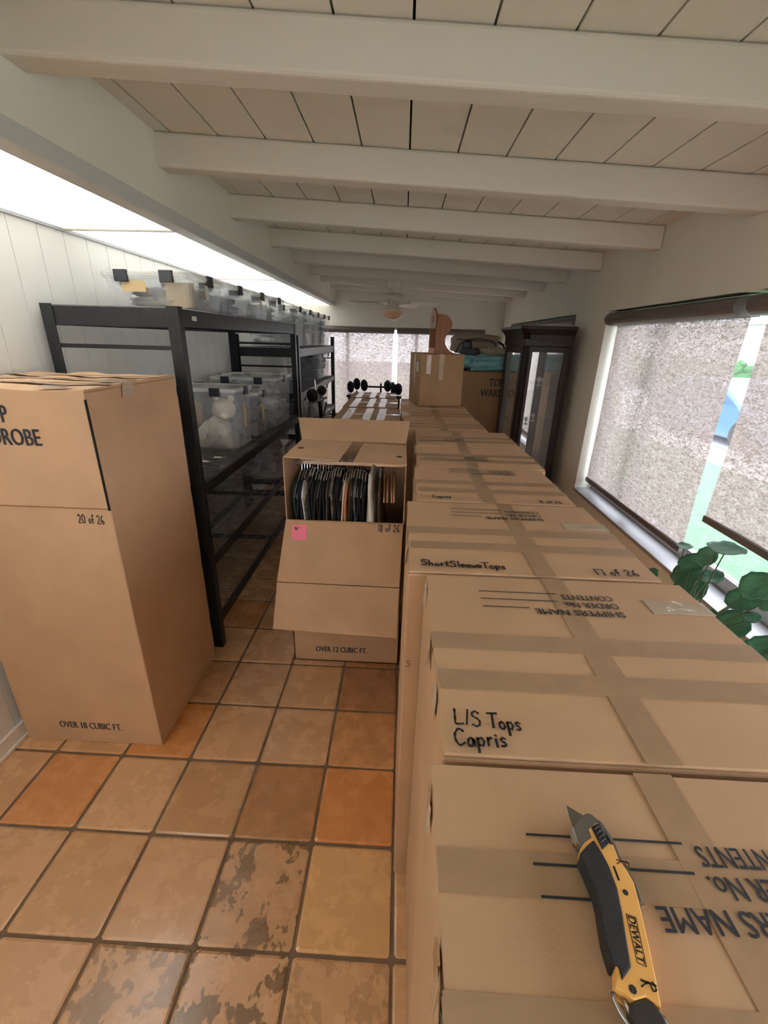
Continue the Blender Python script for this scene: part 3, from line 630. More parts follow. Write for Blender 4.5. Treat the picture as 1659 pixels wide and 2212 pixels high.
def garment(name, x, th_, rgb, label, group, z_low=.42, alt=None, drop=.0, cat='clothing', front=2.028):
    key = 'cloth_%d_%d_%d' % rgb
    if key not in M: M[key] = mat(key, rgb, .85, var=.35 if alt else .12, vs=26 if alt else 9, alt=alt, bump=.25, bs=30)
    rnd = random.Random(int(x*9999)); ny, nz = 15, 16; ph = rnd.uniform(0, 6); mb = MB(); side = [[], []]
    for s_ in (0, 1):
        for j in range(nz+1):
            v = j/nz; zz = 1.078-drop+(z_low-1.078)*v
            for i in range(ny+1):
                u = i/ny; edge = abs(2*u-1); ztop = 1.097-drop-.085*edge**2.4-(.05*min(1, (.5-edge)/.12) if edge < .5 else 0)
                z2 = ztop+(z_low-ztop)*v; half = (.192 if front > 2.02 else .204)-.008*math.sin(v*5)
                yy = 2.215+(2*u-1)*half; yy = max(yy, front)
                fold = .006*math.sin(yy*60+ph+v*2)*min(1, v*3)+.004*math.sin(v*9+ph*2)
                t_ = max(th_*(.35+.65*min(1, v*2.2))*(.8+.3*math.sin(PI*u)), .0098) if 0 < i < ny else .006
                side[s_].append((x+fold+(t_/2 if s_ else -t_/2), yy, z2))
    n1 = ny+1; vs = side[0]+side[1]; N = len(side[0]); fs = []
    for j in range(nz):
        for i in range(ny): q = j*n1+i; fs += [(q, q+n1, q+n1+1, q+1), (N+q, N+q+1, N+q+n1+1, N+q+n1)]
    for j in range(nz):
        q = j*n1; fs += [(q, N+q, N+q+n1, q+n1), (q+ny, q+ny+n1, N+q+ny+n1, N+q+ny)]
    for i in range(ny): fs += [(i, i+1, N+i+1, N+i), (nz*n1+i, N+nz*n1+i, N+nz*n1+i+1, nz*n1+i+1)]
    o = mb.add(vs, fs).build(name, M[key], None, smooth=True)
    return tag(o, label, cat, group)
dk = 'dark garment hanging among others in the open wardrobe box'; gd = 'dark clothes in the open box'
row_ = [('shirt', (38, 66, 66), 'dark teal shirt, first garment at the left of the open box', None), ('shirt', (34, 38, 56), 'navy garment just left of the pale blue-white shirt', None), ('shirt', (34, 36, 40), dk, gd),
        ('shirt', (226, 230, 244), 'pale blue-white shirt hanging near the left of the open box', None), ('shirt', (170, 162, 140), 'mottled beige and grey shirt right of the pale blue-white one', (90, 84, 74)),
        ('shirt', (40, 40, 42), dk, gd), ('shirt', (28, 30, 34), dk, gd), ('shirt', (44, 42, 44), dk, gd), ('shirt', (26, 27, 30), dk, gd), ('shirt', (40, 38, 40), dk, gd), ('shirt', (34, 34, 38), dk, gd),
        ('shirt', (96, 88, 78), 'taupe garment among the dark clothes left of the peach one', None), ('shirt', (36, 36, 40), dk, gd), ('shirt', (150, 140, 128), 'grey-beige streaked garment left of the peach one', (40, 40, 44)),
        ('shirt', (30, 31, 36), dk, gd), ('shirt', (38, 38, 44), dk, gd), ('shirt', (26, 28, 32), dk, gd), ('shirt', (244, 234, 220), 'cream garment directly beside the peach one', None),
        ('shirt', (238, 168, 122), 'peach garment hanging in the middle of the open box', None), ('shirt', (92, 62, 44), 'brown garment right of the peach one', None), ('shirt', (30, 32, 36), dk, gd),
        ('shirt', (140, 142, 146), 'black and white patterned garment left of the white jacket', (24, 24, 28)), ('shirt', (28, 28, 32), dk, gd), ('shirt', (24, 25, 28), dk, gd), ('shirt', (30, 34, 44), dk, gd)]
for i, (nm, rgb, lb, ex) in enumerate(row_):
    x = -.515+i*.0143; grp = ex if ex == gd else None
    dp = random.uniform(.0, .035)
    garment('hanging_garment', x, random.uniform(.010, .014), rgb, lb, grp, alt=ex if isinstance(ex, tuple) else None, drop=dp)
    hanger('hg', x, random.uniform(-.004, .004), 'grey clothes hanger on the rail of the open wardrobe box', 'grey hangers in the open box', low=dp)
garment('jacket', -.136, .056, (250, 246, 238), 'white jacket hanging right of the dark clothes in the open box', None, drop=-.02, cat='jacket', front=2.014)
garment('coat', -.090, .03, (96, 76, 58), 'brown coat hanging between the white jacket and the empty hangers', None, drop=0, cat='coat')
hanger('hg', -.133, 0, 'clothes hanger holding the white jacket', None); hanger('hg', -.094, 0, 'clothes hanger holding the brown coat', None)
for x in (-.072, -.055, -.034, -.022): hanger('hp', x, .004, 'empty copper clothes hanger at the right of the open box', 'empty copper hangers in the open box', low=.03, bar=True)

# boxes in the aisle beyond the open box
shut_box('brown box with white tape strips, directly behind the open wardrobe box', -.49, -.005, 3.08, 3.70, Z-.005, name='cardboard_box', material='boxB', tapes='white')
shut_box('brown box with white tape strips, middle one of three behind the open box', -.50, -.03, 3.78, 4.36, Z-.005, name='cardboard_box', material='boxB', tapes='white')
shut_box('brown taped box farthest down the aisle, in front of the exercise machine', -.52, -.06, 4.47, 4.95, Z-.01, name='cardboard_box', material='boxB', tapes='white')

# smaller carton on the row end, turned slightly
bc = thing('cardboard_box', 'smaller brown carton turned slightly, standing on the row end', 'box', (.297, 4.138, 1.1885), math.radians(11))
MB().box(-.19, .19, -.215, .215, 0, .428).build('body', M['boxB'], bc, bevel=.004, local=True)
MB().box(-.19, .19, -.215, -.002, .4285, .432).box(-.19, .19, .002, .215, .4285, .432).build('top_flap', M['boxB'], bc, bevel=.001, local=True)
MB().box(-.14, -.10, -.2165, -.2155, .27, .42).build('tape', M['ctape'], bc, local=True)
MB().box(-.03, .01, -.2165, -.2155, .22, .43).build('tape', M['tape'], bc, local=True)
MB().box(-.1915, -.1905, -.14, -.06, .28, .36).build('label_sticker', M['label'], bc, local=True)
MB().box(-.192, -.1906, -.025, .025, .1, .42).build('tape', M['tape'], bc, local=True)
# pine wall shelf standing on it
ps = thing('wall_shelf', 'small curved pine wall shelf standing on the turned carton', 'shelf', (.297, 4.138, 1.6215), math.radians(11))
S_ = .00048; ox = -.06
prof = [(300, 225), (370, 228), (430, 240), (480, 268), (515, 305), (540, 350), (550, 385), (542, 430), (520, 480), (485, 540), (450, 585), (434, 625), (433, 665), (445, 715), (475, 765), (530, 820), (600, 850), (700, 868), (265, 868), (268, 480), (285, 300)]
P2 = [((a-265)*S_+ox, (868-b)*S_) for a, b in prof]
MB().prism(P2, -.165, -.147, 'y').build('side_panel', M['pine'], ps, bevel=.002, local=True)
MB().prism(P2, .052, .07, 'y').build('side_panel', M['pine'], ps, bevel=.002, local=True)
arch = [(-.147, .20), (.052, .20), (.052, .30), (.035, .322), (.0, .335), (-.02, .352), (-.0475, .36), (-.075, .352), (-.095, .335), (-.13, .322), (-.147, .30)]
MB().prism([(a, b) for a, b in arch], ox-.004, ox+.012, 'x').build('arched_board', M['pine'], ps, bevel=.002, local=True)
MB().box(ox-.0052, ox-.0042, -.055, -.04, .245, .30).build('cut_out', M['dark'], ps, local=True)
MB().box(ox-.004, ox+.012, -.147, .052, 0, .045).build('bottom_board', mat('pale_pine', (214, 160, 110), .5), ps, bevel=.002, local=True)
MB().box(ox+.012, .04, -.147, .052, .01, .022).box(ox+.012, .02, -.147, .052, .19, .2).build('shelf_board', M['pine'], ps, local=True)
# TOP WARDROBE box behind the cabinet, with things piled on it
bt = shut_box('closed wardrobe box printed TOP WARDROBE, behind the dark curio cabinet', .60, 1.225, 4.66, 5.22, 1.45, material='boxB', tapes='none')
place_text('printed_lettering', text_mesh('TOP', .075, .72, .002, 'CENTER'), M['ink'], bt, (.96, 4.6575, 1.305), U_, V_)
place_text('printed_lettering', text_mesh('WARDROBE', .075, .72, .002, 'CENTER'), M['ink'], bt, (1.02, 4.6575, 1.20), U_, V_)
o = MB().blob((.905, 4.93, 1.525), (.33, .27, .08), .5, 4, 36, 20, flat=1.4515, power=.6, seed=2).build('plastic_bag', M['teal'], None, smooth=True); tag(o, 'crumpled teal plastic bag lying on the TOP WARDROBE box', 'bag')
o = MB().blob((.93, 4.83, 1.632), (.17, .14, .035), .5, 4, 30, 16, power=.8, seed=5).build('folded_cloth', M['beigefab'], None, smooth=True); tag(o, 'crumpled beige cloth on top of the teal bag', 'cloth')
o = MB().blob((.70, 4.86, 1.625), (.10, .12, .035), .4, 4, 24, 14, power=.8, seed=8).build('folded_cloth', M['greyfab'], None, smooth=True); tag(o, 'grey cloth bunched left of the beige cloth on the teal bag', 'cloth')
bgb = thing('duffel_bag', 'taupe soft bag with black piping on top of the pile by the curio cabinet', 'bag', (.78, 5.08, 1.60))
MB().blob((.78, 5.08, 1.70), (.27, .14, .10), .12, 2.5, 32, 18, power=.5, seed=1).build('body', M['canvas'], bgb, smooth=True)
def arc(xa, xb, ya, z0_, zh, n=10): return [(xa+(xb-xa)*k/n, ya, z0_+zh*math.sin(PI*k/n)**.4) for k in range(n+1)]
MB().tube(arc(.55, 1.0, 4.935, 1.61, .145), .005, 6).build('piping', M['rubber'], bgb); MB().tube([(.56, 4.938, 1.745), (.66, 4.93, 1.74), (.8, 4.93, 1.73), (.93, 4.93, 1.735), (.98, 4.935, 1.70)], .004, 6).build('piping', M['rubber'], bgb)
MB().blob((.67, 4.945, 1.685), (.055, .012, .05), .1, 2, 20, 10, power=.6).build('mesh_pocket', M['rubber'], bgb, smooth=True)
MB().tube([(.98, 4.96, 1.73), (1.04, 4.94, 1.70), (1.07, 4.93, 1.64), (1.06, 4.93, 1.60)], .012, 8).build('strap', M['rubber'], bgb)

# ================================================================ CURIO CABINET
cc = thing('curio_cabinet', 'tall dark wood curio cabinet with glass sides between window and boxes', 'cabinet', (1.18, 4.22, 0))
a, b, c, d = .985, 1.375, 3.85, 4.60
def post(x, y, s_=.045): return (x, x+s_, y, y+s_)
zb, zt = .28, 1.70
MB().box(a-.01, b, c-.01, d+.01, 0, .09).box(a, b, c, d, .09, zb).build('base', M['wood'], cc, bevel=.006)
ch = .05
mb = MB(); mb.prism([(a, c+ch+.02), (a, c+ch), (a+ch, c), (a+ch+.02, c), (a+ch+.03, c+.03), (a+.03, c+ch+.03)], zb, zt); mb.build('corner_post', M['wood'], cc, bevel=.004)
mb = MB(); mb.tube([(a+.022, c+.022, zb), (a+.022, c+.022, zt)], .007, 8); mb.build('fluting', M['wood'], cc)
MB().box(b-.06, b, c, c+.04, zb, zt).build('corner_post', M['wood'], cc, bevel=.004)
MB().prism([(a, d-ch-.02), (a+.03, d-ch-.03), (a+ch+.03, d-.03), (a+ch+.02, d), (a+ch, d), (a, d-ch)], zb, zt).build('corner_post', M['wood'], cc, bevel=.004)
MB().box(b-.05, b, d-.04, d, zb, zt).build('corner_post', M['wood'], cc, bevel=.004)
for u_, v_ in ((c+.002, c+.03), (d-.03, d-.002)):
    for z_a, z_b in ((zb, zb+.10), (1.655, zt)): MB().box(a+.05, b-.03, u_, v_, z_a, z_b).build('side_rail', M['wood'], cc, bevel=.004)
dr = MB().box(a+.002, a+.024, c+.07, c+.11, zb, zt).box(a+.002, a+.024, d-.11, d-.07, zb, zt).box(a+.002, a+.024, c+.11, d-.11, zb, zb+.06).box(a+.002, a+.024, c+.11, d-.11, 1.64, zt).build('door', M['wood'], cc, bevel=.004)
MB().box(a+.008, a+.013, c+.105, d-.105, zb+.05, 1.65).build('door_glass', M['glass'], dr)
MB().tube([(a-.012, c+.13, .95), (a-.012, c+.13, 1.05)], .005, 8).build('door_handle', M['chrome'], dr)
MB().box(a+.06, b-.05, c+.012, c+.017, zb+.09, 1.66).build('side_glass', M['glass'], cc); MB().box(a+.06, b-.04, d-.017, d-.012, zb+.09, 1.66).build('side_glass', M['glass'], cc)
MB().box(b-.012, b, c+.03, d-.03, zb, zt).build('back_panel', M['wood'], cc); MB().box(b-.016, b-.0125, c+.04, d-.04, zb+.02, zt-.02).build('mirror', M['mirror'], cc)
for zz in (.66, 1.02, 1.37): MB().box(a+.03, b-.02, c+.03, d-.03, zz, zz+.006).build('glass_shelf', see('shelf_glass', (150, 190, 180), .18, .05), cc)
mb = MB(); mb.box(a-.002, b, c-.004, d+.004, zt, 1.755)
mb.build('frieze', M['wood'], cc, bevel=.004)
def ring(e, z0_, z1_, e2):
    k = .045
    A = [(a-e+k, c-e), (b, c-e), (b, d+e), (a-e+k, d+e), (a-e, d+e-k), (a-e, c-e+k)]; B = [(a-e2+k, c-e2), (b+.0, c-e2), (b+.0, d+e2), (a-e2+k, d+e2), (a-e2, d+e2-k), (a-e2, c-e2+k)]
    n = 6; m_ = MB(); m_.add([(x, y, z0_) for x, y in A]+[(x, y, z1_) for x, y in B], [tuple(range(n-1, -1, -1)), tuple(range(n, 2*n))]+[(i, (i+1) % n, n+(i+1) % n, n+i) for i in range(n)]); return m_
cr = MB()
for e, z0_, z1_, e2 in ((.004, 1.745, 1.775, .012), (.012, 1.775, 1.785, .014), (.014, 1.785, 1.83, .045), (.05, 1.83, 1.853, .05)):
    r_ = ring(e, z0_, z1_, e2); cr.add(r_.v, r_.f)
cr.build('crown_moulding', M['wood'], cc)
for i, (x, y, z_, s_) in enumerate(((1.20, 4.05, 1.376, .05), (1.28, 4.2, 1.376, .04), (1.15, 4.1, 1.026, .045), (1.27, 4.3, 1.026, .05), (1.22, 4.02, .666, .045))):
    g = MB().lathe([(0, 0), (s_*.45, 0), (s_*.4, s_*.1), (s_*.1, s_*.2), (s_*.1, s_*.6), (s_*.4, s_*.9), (s_*.35, s_*1.3), (s_*.1, s_*1.5), (0, s_*1.5)], (x, y, z_), 12).build('crystal_ornament', mat('crystal', (200, 204, 206), .1), None, smooth=True)
    tag(g, ['small glass ornament', 'second glass ornament, farther back,', 'clear ornament', 'rear clear ornament', 'lone glass ornament'][i]+' on the '+['top', 'top', 'middle', 'middle', 'lowest'][i]+' glass shelf of the curio cabinet', 'ornament')

# ================================================================ SHELVING AND BINS
def rack(label, y0, y1, post_top, levels):
    t = thing('shelving_unit', label, 'shelving', (-1.31, (y0+y1)/2, 0)); x0, x1 = -1.625, -1.0; s_, th = .055, .004
    for (x, sx) in ((x0, 1), (x1, -1)):
        for (y, sy) in ((y0, 1), (y1, -1)):
            p = [(x, y), (x+sx*s_, y), (x+sx*s_, y+sy*th), (x+sx*th, y+sy*th), (x+sx*th, y+sy*.045), (x, y+sy*.045)]
            MB().prism(p, 0, post_top).build('post', M['black'], t, bevel=.001)
    for li, z in enumerate(levels):
        hh = .085 if li == 0 else .06
        for x in (x0+.005, x1-.012): MB().box(x, x+.007, y0+.02, y1-.02, z-hh, z-.005).box(x-.006 if x > -1.3 else x, x+.007 if x > -1.3 else x+.013, y0+.02, y1-.02, z-hh, z-hh+.006).build('long_beam', M['black'], t, bevel=.001)
        for y in (y0+.005, y1-.012): MB().box(x0+.02, x1-.02, y, y+.007, z-hh, z-.005).build('end_beam', M['black'], t, bevel=.001)
        if li == 0:
            for y in (y0+.006, y1-.014): MB().box(x0+.02, x1-.02, y, y+.008, z-.18, z-.162).build('end_brace', M['black'], t)
        mb = MB(); y = y0+.03
        while y < y1-.02: mb.box(x0+.01, x1-.012, y, y+.0035, z-.002, z+.0015); y += .034
        for k in range(7): x = x0+.05+k*.088; mb.box(x, x+.0035, y0+.02, y1-.02, z-.0045, z-.001)
        mb.build('wire_deck', M['wire'], t)
        MB().box((x0+x1)/2-.3, (x0+x1)/2+.3, (y0+y1)/2-.012, (y0+y1)/2+.012, z-.03, z-.006).build('centre_support', M['black'], t)
    MB().box(x1-.0045, x1-.0035, y0+.14, y0+.19, levels[0]-.05, levels[0]-.03).build('sticker', M['label'], t)
    return t
rack('near black steel shelving unit with wire decks, beside the tall left box', 2.078, 4.34, 1.836, [1.832, 1.005, .585, .215])
rack('far black steel shelving unit with a lower top shelf, near the far blinds', 4.42, 6.74, 1.74, [1.625, 1.21, .80, .30])

def tote(label, x0, x1, y0, y1, z0, h, contents, cmat, group=None, latch_side=2, clabel=None, sticker=None):
    """clear latching storage box: tapered tub, rim lid and black clips"""
    cx, cyy = (x0+x1)/2, (y0+y1)/2; t = thing('storage_bin', label, 'storage bin', (cx, cyy, z0), group=group)
    W, D = (x1-x0)/2, (y1-y0)/2; r = .05
    def loop(w_, d_, z_, r_):
        pts = []
        for sx, sy, a0 in ((1, 1, 0), (-1, 1, 90), (-1, -1, 180), (1, -1, 270)):
            for k in range(5):
                t_ = math.radians(a0+k*22.5); pts.append((cx+sx*(w_-r_)+r_*math.cos(t_), cyy+sy*(d_-r_)+r_*math.sin(t_), z_))
        return pts
    def shell(loops, cap_first=True, cap_last=False):
        mb = MB(); n = 20; vs = [p for l in loops for p in l]; fs = []
        for i in range(len(loops)-1):
            for k in range(n): fs.append((i*n+k, i*n+(k+1) % n, (i+1)*n+(k+1) % n, (i+1)*n+k))
        if cap_first: fs.append(tuple(range(n-1, -1, -1)))
        if cap_last: fs.append(tuple(range((len(loops)-1)*n, len(loops)*n)))
        return mb.add(vs, fs)
    tp = .022; zl = z0+h
    shell([loop(W-tp-.02, D-tp-.02, z0+.002, .04), loop(W-tp-.008, D-tp-.008, z0+.012, .04), loop(W-.012, D-.012, zl-.035, r), loop(W-.004, D-.004, zl-.033, r), loop(W-.004, D-.004, zl-.02, r)]).build('tub', M['bin'], t, smooth=False)
    shell([loop(W, D, zl-.022, r), loop(W, D, zl-.008, r), loop(W-.006, D-.006, zl-.001, r), loop(W-.02, D-.02, zl, .04), loop(W-.03, D-.03, zl-.006, .04)], False, True).build('lid', M['lid'], t)
    def clip(x, y, along):
        if along == 'x': MB().box(x-.034, x+.034, y-.008, y+.008, zl-.05, zl+.004).build('latch', M['latch'], t, bevel=.003)
        else: MB().box(x-.008, x+.008, y-.03, y+.03, zl-.05, zl+.004).build('latch', M['latch'], t, bevel=.003)
    for sx in (-.48, .48): clip(cx+sx*W, y0, 'x'); clip(cx+sx*W, y1, 'x')
    clip(x1, cyy, 'y'); clip(x0, cyy, 'y')
    if sticker: MB().box(x1-.004, x1-.0025, cyy-.06, cyy-.02, z0+h*.35, z0+h*.75).build('label_sticker', M[sticker], t)
    if contents:
        mb = MB()
        for k in range(contents):
            zz = z0+.02+(h-.08)*(k+.5)/contents; mb.blob((cx+random.uniform(-.02, .02), cyy+random.uniform(-.01, .01), zz), ((W-.06), (D-.06), (h-.08)/contents*.55), .35, 3.5, 20, 10, power=.7, seed=k+cx*9+cyy)
        o = mb.build('stored_clothes', cmat, None, smooth=True); tag(o, clabel, 'clothes')
    return t
CM = [mat('stored_cloth_%d' % i, c_, .85, var=.6, vs=11, alt=c2) for i, (c_, c2) in enumerate((((190, 180, 165), (70, 90, 120)), ((150, 160, 175), (200, 195, 190)), ((110, 125, 150), (60, 66, 80)), ((205, 205, 200), (120, 125, 130)), ((60, 62, 70), (120, 122, 128))))]
zz = 1.834
ord_ = ['nearest', 'second nearest', 'third nearest', 'farthest']
for i, ya in enumerate((2.385, 2.86, 3.335, 3.81)):
    tote('%s clear storage bin on the top deck of the near shelving unit' % ord_[i], -1.535, -1.06, ya, ya+.455, zz, .175+.005*i, 2, CM[[0, 2, 1, 3][i]], clabel='bundle packed inside the %s bin on the near top deck' % ord_[i], sticker='label' if i in (0, 2) else None)
o = MB().box(-1.42, -1.30, 2.392, 2.394, 1.915, 1.965).build('paper_label', M['tanlabel'], None); tag(o, 'tan paper card stuck on the front of the nearest top bin', 'label')
o = MB().box(-1.225, -1.10, 2.44, 2.50, 1.85, 1.965).build('boxed_item', M['tanlabel'], None, bevel=.002); tag(o, 'tan carton standing inside the nearest top bin', 'box')
for i, ya in enumerate((4.52, 5.03, 5.52, 6.0, 6.38)):
    tote('tall clear storage bin, %s along the top shelf of the far shelving unit' % ['first', 'second', 'third', 'fourth', 'last'][i], -1.54, -1.04, ya, ya+[.47, .45, .44, .35, .33][i], 1.628, .375, 4, CM[[3, 1, 3, 2, 4][i]], clabel='folded things inside the %s tall bin on the far top shelf' % ['first', 'second', 'third', 'fourth', 'last'][i])
# second shelf of the near unit
tote('clear storage bin holding a white stuffed bear, on the middle deck of the near unit', -1.575, -1.045, 2.80, 3.155, 1.008, .40, 0, None, sticker='tanlabel')
br = thing('stuffed_bear', 'white stuffed bear sitting inside the near bin on the middle deck', 'stuffed animal', (-1.24, 2.93, 1.02))
M['plush'] = mat('white_plush', (236, 226, 206), .95, bump=.6, bs=160); M['plush2'] = mat('tan_plush', (190, 172, 140), .95, bump=.6, bs=160)
MB().blob((-1.24, 2.94, 1.12), (.085, .075, .10), .12, 3).build('torso', M['plush'], br, smooth=True)
MB().blob((-1.175, 2.90, 1.265), (.075, .07, .07), .12, 3).build('head', M['plush'], br, smooth=True)
MB().blob((-1.15, 2.845, 1.235), (.035, .035, .03), .1, 3).build('muzzle', M['plush'], br, smooth=True)
for dx in (-.05, .05): MB().blob((-1.175+dx, 2.91, 1.335), (.022, .014, .022), .1, 3, 12, 8).build('ear', M['plush'], br, smooth=True)
for dx in (-.075, .06): MB().tube([(-1.24+dx*.7, 2.92, 1.17), (-1.24+dx*1.1, 2.875, 1.12), (-1.24+dx*1.2, 2.85, 1.07)], [.03, .032, .026], 12).build('arm', M['plush'], br, smooth=True)
for dx in (-.06, .07): MB().tube([(-1.24+dx, 2.93, 1.055), (-1.24+dx*1.3, 2.88, 1.045), (-1.24+dx*1.4, 2.845, 1.05)], [.04, .038, .032], 12).build('leg', M['plush2'], br, smooth=True)
o = MB().blob((-1.43, 2.96, 1.22), (.09, .10, .09), .3, 3, 24, 14).build('stuffed_toy', M['plush2'], None, smooth=True); tag(o, 'tan plush toy beside the white bear in the bin', 'stuffed animal')
o = MB().blob((-1.42, 2.93, 1.06), (.10, .09, .045), .3, 3, 24, 14).build('stuffed_toy', mat('grey_plush', (110, 116, 128), .9), None, smooth=True); tag(o, 'grey soft toy at the bottom left of the bear bin', 'stuffed animal')
tote('smaller clear bin between the bear bin and the large lidded bin', -1.52, -1.045, 3.20, 3.55, 1.008, .335, 3, CM[4], clabel='dark clothes inside the smaller middle-deck bin', sticker='tanlabel')
tote('large lidded clear bin at the far end of the middle deck', -1.57, -1.01, 3.60, 4.15, 1.008, .405, 3, CM[3], clabel='grey blankets inside the large lidded bin')
tote('dim clear bin on the third deck of the near shelving unit', -1.50, -1.03, 3.55, 4.10, .588, .36, 2, CM[4], clabel='dark contents of the bin on the third deck', sticker='label')
MB().box(-1.20, -1.14, 2.60, 2.61, 1.0075, 1.009)
for i, ya in enumerate((5.75, 6.22)): tote('clear bin on the second shelf of the far unit, %s one' % ['nearer', 'farther'][i], -1.50, -1.04, ya, ya+.42, 1.213, .33, 3, CM[2], clabel='dark items inside the %s bin on the far second shelf' % ['nearer', 'farther'][i])
for i, ya in enumerate((4.6, 5.3, 6.0)): tote('clear bin on the third shelf of the far unit, %s of three' % ['nearest', 'middle', 'farthest'][i], -1.50, -1.04, ya, ya+.5, .803, .33, 3, CM[4], clabel='dim contents of the %s bin on the far third shelf' % ['nearest', 'middle', 'farthest'][i])
for i, (x, y) in enumerate(((-1.17, 2.52), (-1.13, 2.62))):
    o = MB().blob((x, y, 1.0115), (.030, .012, .005), .2, 3, 12, 8).build('wire_clip', M['label'], None, smooth=True); tag(o, ['longer', 'shorter'][i]+' pale scrap lying on the near end of the middle wire deck', 'scrap')

# ================================================================ EXERCISE EQUIPMENT
ex = thing('exercise_machine', 'black exercise machine with round pads in front of the far blinds', 'exercise machine', (-.38, 5.8, 0))
yy = 5.8
for px_, z_ in ((-.66, 1.145), (-.58, 1.185), (-.485, 1.17), (-.185, 1.17), (-.045, 1.135)):
    mb = MB(); mb.lathe([(0, -.022), (.05, -.022), (.07, -.01), (.074, 0), (.07, .01), (.05, .022), (0, .022)], (0, 0, 0), 24, 'x')
    rm = Matrix.Rotation(math.radians(38), 3, 'Z'); mb.v = [tuple(rm @ Vector(v)+Vector((px_, yy, z_))) for v in mb.v]
    mb.build('round_pad', M['rubber'], ex, smooth=True)
    MB().tube([(px_, yy, z_-.08), (px_, yy, 1.05)], .012, 8).build('pad_post', M['chrome'], ex)
MB().box(-.44, -.17, yy-.02, yy+.02, 1.145, 1.165).build('cross_bar', M['black'], ex, bevel=.003)
MB().tube([(-.27, yy, 1.06), (-.27, yy, 1.2)], .012, 8).build('pin', M['rubber'], ex)
MB().tube([(-.12, yy+.04, 1.04), (-.12, yy+.03, 1.215)], .022, 10).tube([(-.085, yy+.05, 1.04), (-.085, yy+.05, 1.19)], .02, 10).build('green_grip', mat('dark_green_foam', (36, 70, 56), .6), ex)
MB().box(-.70, .0, yy-.12, yy+.12, 1.03, 1.055).build('top_frame', M['black'], ex, bevel=.005)
for x in (-.66, -.04):
    for y in (yy-.1, yy+.08): MB().box(x-.02, x+.02, y, y+.03, 0, 1.03).build('leg', M['black'], ex)
e2 = thing('weight_stand', 'dark chrome and black exercise stand beside the far shelving unit', 'exercise machine', (-.80, 4.55, 0))
MB().box(-.95, -.66, 4.42, 4.50, 0, .03).box(-.83, -.77, 4.35, 4.75, 0, .03).build('base', M['black'], e2, bevel=.005)
MB().tube([(-.79, 4.52, .03), (-.80, 4.52, .7), (-.83, 4.53, 1.12)], .022, 10).build('upright', M['black'], e2)
MB().tube([(-.865, 4.55, 1.14), (-.885, 4.56, 1.33)], .008, 8).build('chrome_rod', M['chrome'], e2)
mb = MB(); mb.lathe([(0, -.03), (.05, -.03), (.065, -.015), (.065, .015), (.05, .03), (0, .03)], (0, 0, 0), 22, 'x'); rm = Matrix.Rotation(math.radians(60), 3, 'Z'); mb.v = [tuple(rm @ Vector(v)+Vector((-.90, 4.5, 1.18))) for v in mb.v]; mb.build('round_pad', M['rubber'], e2, smooth=True)
MB().blob((-.82, 4.6, 1.22), (.05, .05, .05), .2, 3, 14, 10).build('knob', M['rubber'], e2, smooth=True)
MB().tube([(-.94, 4.5, 1.09), (-.86, 4.52, 1.12), (-.76, 4.54, 1.16)], .012, 8).build('handlebar', M['chrome'], e2)
MB().tube([(-.76, 4.5, 1.12), (-.78, 4.48, 1.0), (-.81, 4.47, .93)], .009, 8).build('chrome_lever', M['chrome'], e2)

# ================================================================ CEILING FAN
FX, FY = -.13, 5.28
fz = CZ(FX)-.12
fn = thing('ceiling_fan', 'white ceiling fan with a peach glass light bowl under the beams', 'ceiling fan', (FX, FY, fz))
MB().lathe([(0, fz), (.07, fz), (.075, fz-.02), (.065, fz-.07), (.035, fz-.10), (0, fz-.10)], (FX, FY, 0)).build('canopy', M['white'], fn, smooth=True)
MB().tube([(FX, FY, fz-.09), (FX, FY, fz-.14)], .014).build('downrod', M['white'], fn)
MB().lathe([(0, 2.195), (.06, 2.195), (.11, 2.18), (.125, 2.15), (.12, 2.12), (.085, 2.105), (.08, 2.095), (0, 2.095)], (FX, FY, 0)).build('motor_housing', M['white'], fn, smooth=True)
MB().lathe([(0, 2.095), (.065, 2.095), (.065, 2.05), (.085, 2.035), (.12, 2.022), (.125, 2.012), (0, 2.012)], (FX, FY, 0)).build('light_fitter', M['white'], fn, smooth=True)
MB().lathe([(.122, 2.012), (.118, 1.985), (.095, 1.955), (.06, 1.935), (.02, 1.925), (0, 1.924)], (FX, FY, 0)).build('light_bowl', M['bowl'], fn, smooth=True)
for adeg in (-14, 58, 130, 202, 274):
    an = math.radians(adeg); ca, sa = math.cos(an), math.sin(an)
    def P(r_, s_, z_): return (FX+ca*r_-sa*s_, FY+sa*r_+ca*s_, z_)
    out = [(.16, .045), (.25, .058), (.38, .066), (.46, .06), (.50, .03), (.505, 0), (.50, -.03), (.46, -.06), (.38, -.066), (.25, -.058), (.16, -.045)]; n = len(out)
    MB().add([P(r_, s_, 2.088-s_*.22) for r_, s_ in out]+[P(r_, s_, 2.094-s_*.22) for r_, s_ in out], [tuple(range(n-1, -1, -1)), tuple(range(n, 2*n))]+[(i, (i+1) % n, n+(i+1) % n, n+i) for i in range(n)]).build('blade', M['white'], fn)
    MB().hexa([P(.07, -.02, 2.092), P(.2, -.03, 2.085), P(.2, .03, 2.095), P(.07, .02, 2.098)], [P(.07, -.02, 2.098), P(.2, -.03, 2.090), P(.2, .03, 2.102), P(.07, .02, 2.104)]).build('blade_arm', M['white'], fn)
MB().tube([(FX, FY-.13, 2.04), (FX, FY-.13, 1.90)], .0015, 5).build('pull_chain', M['chrome'], fn)

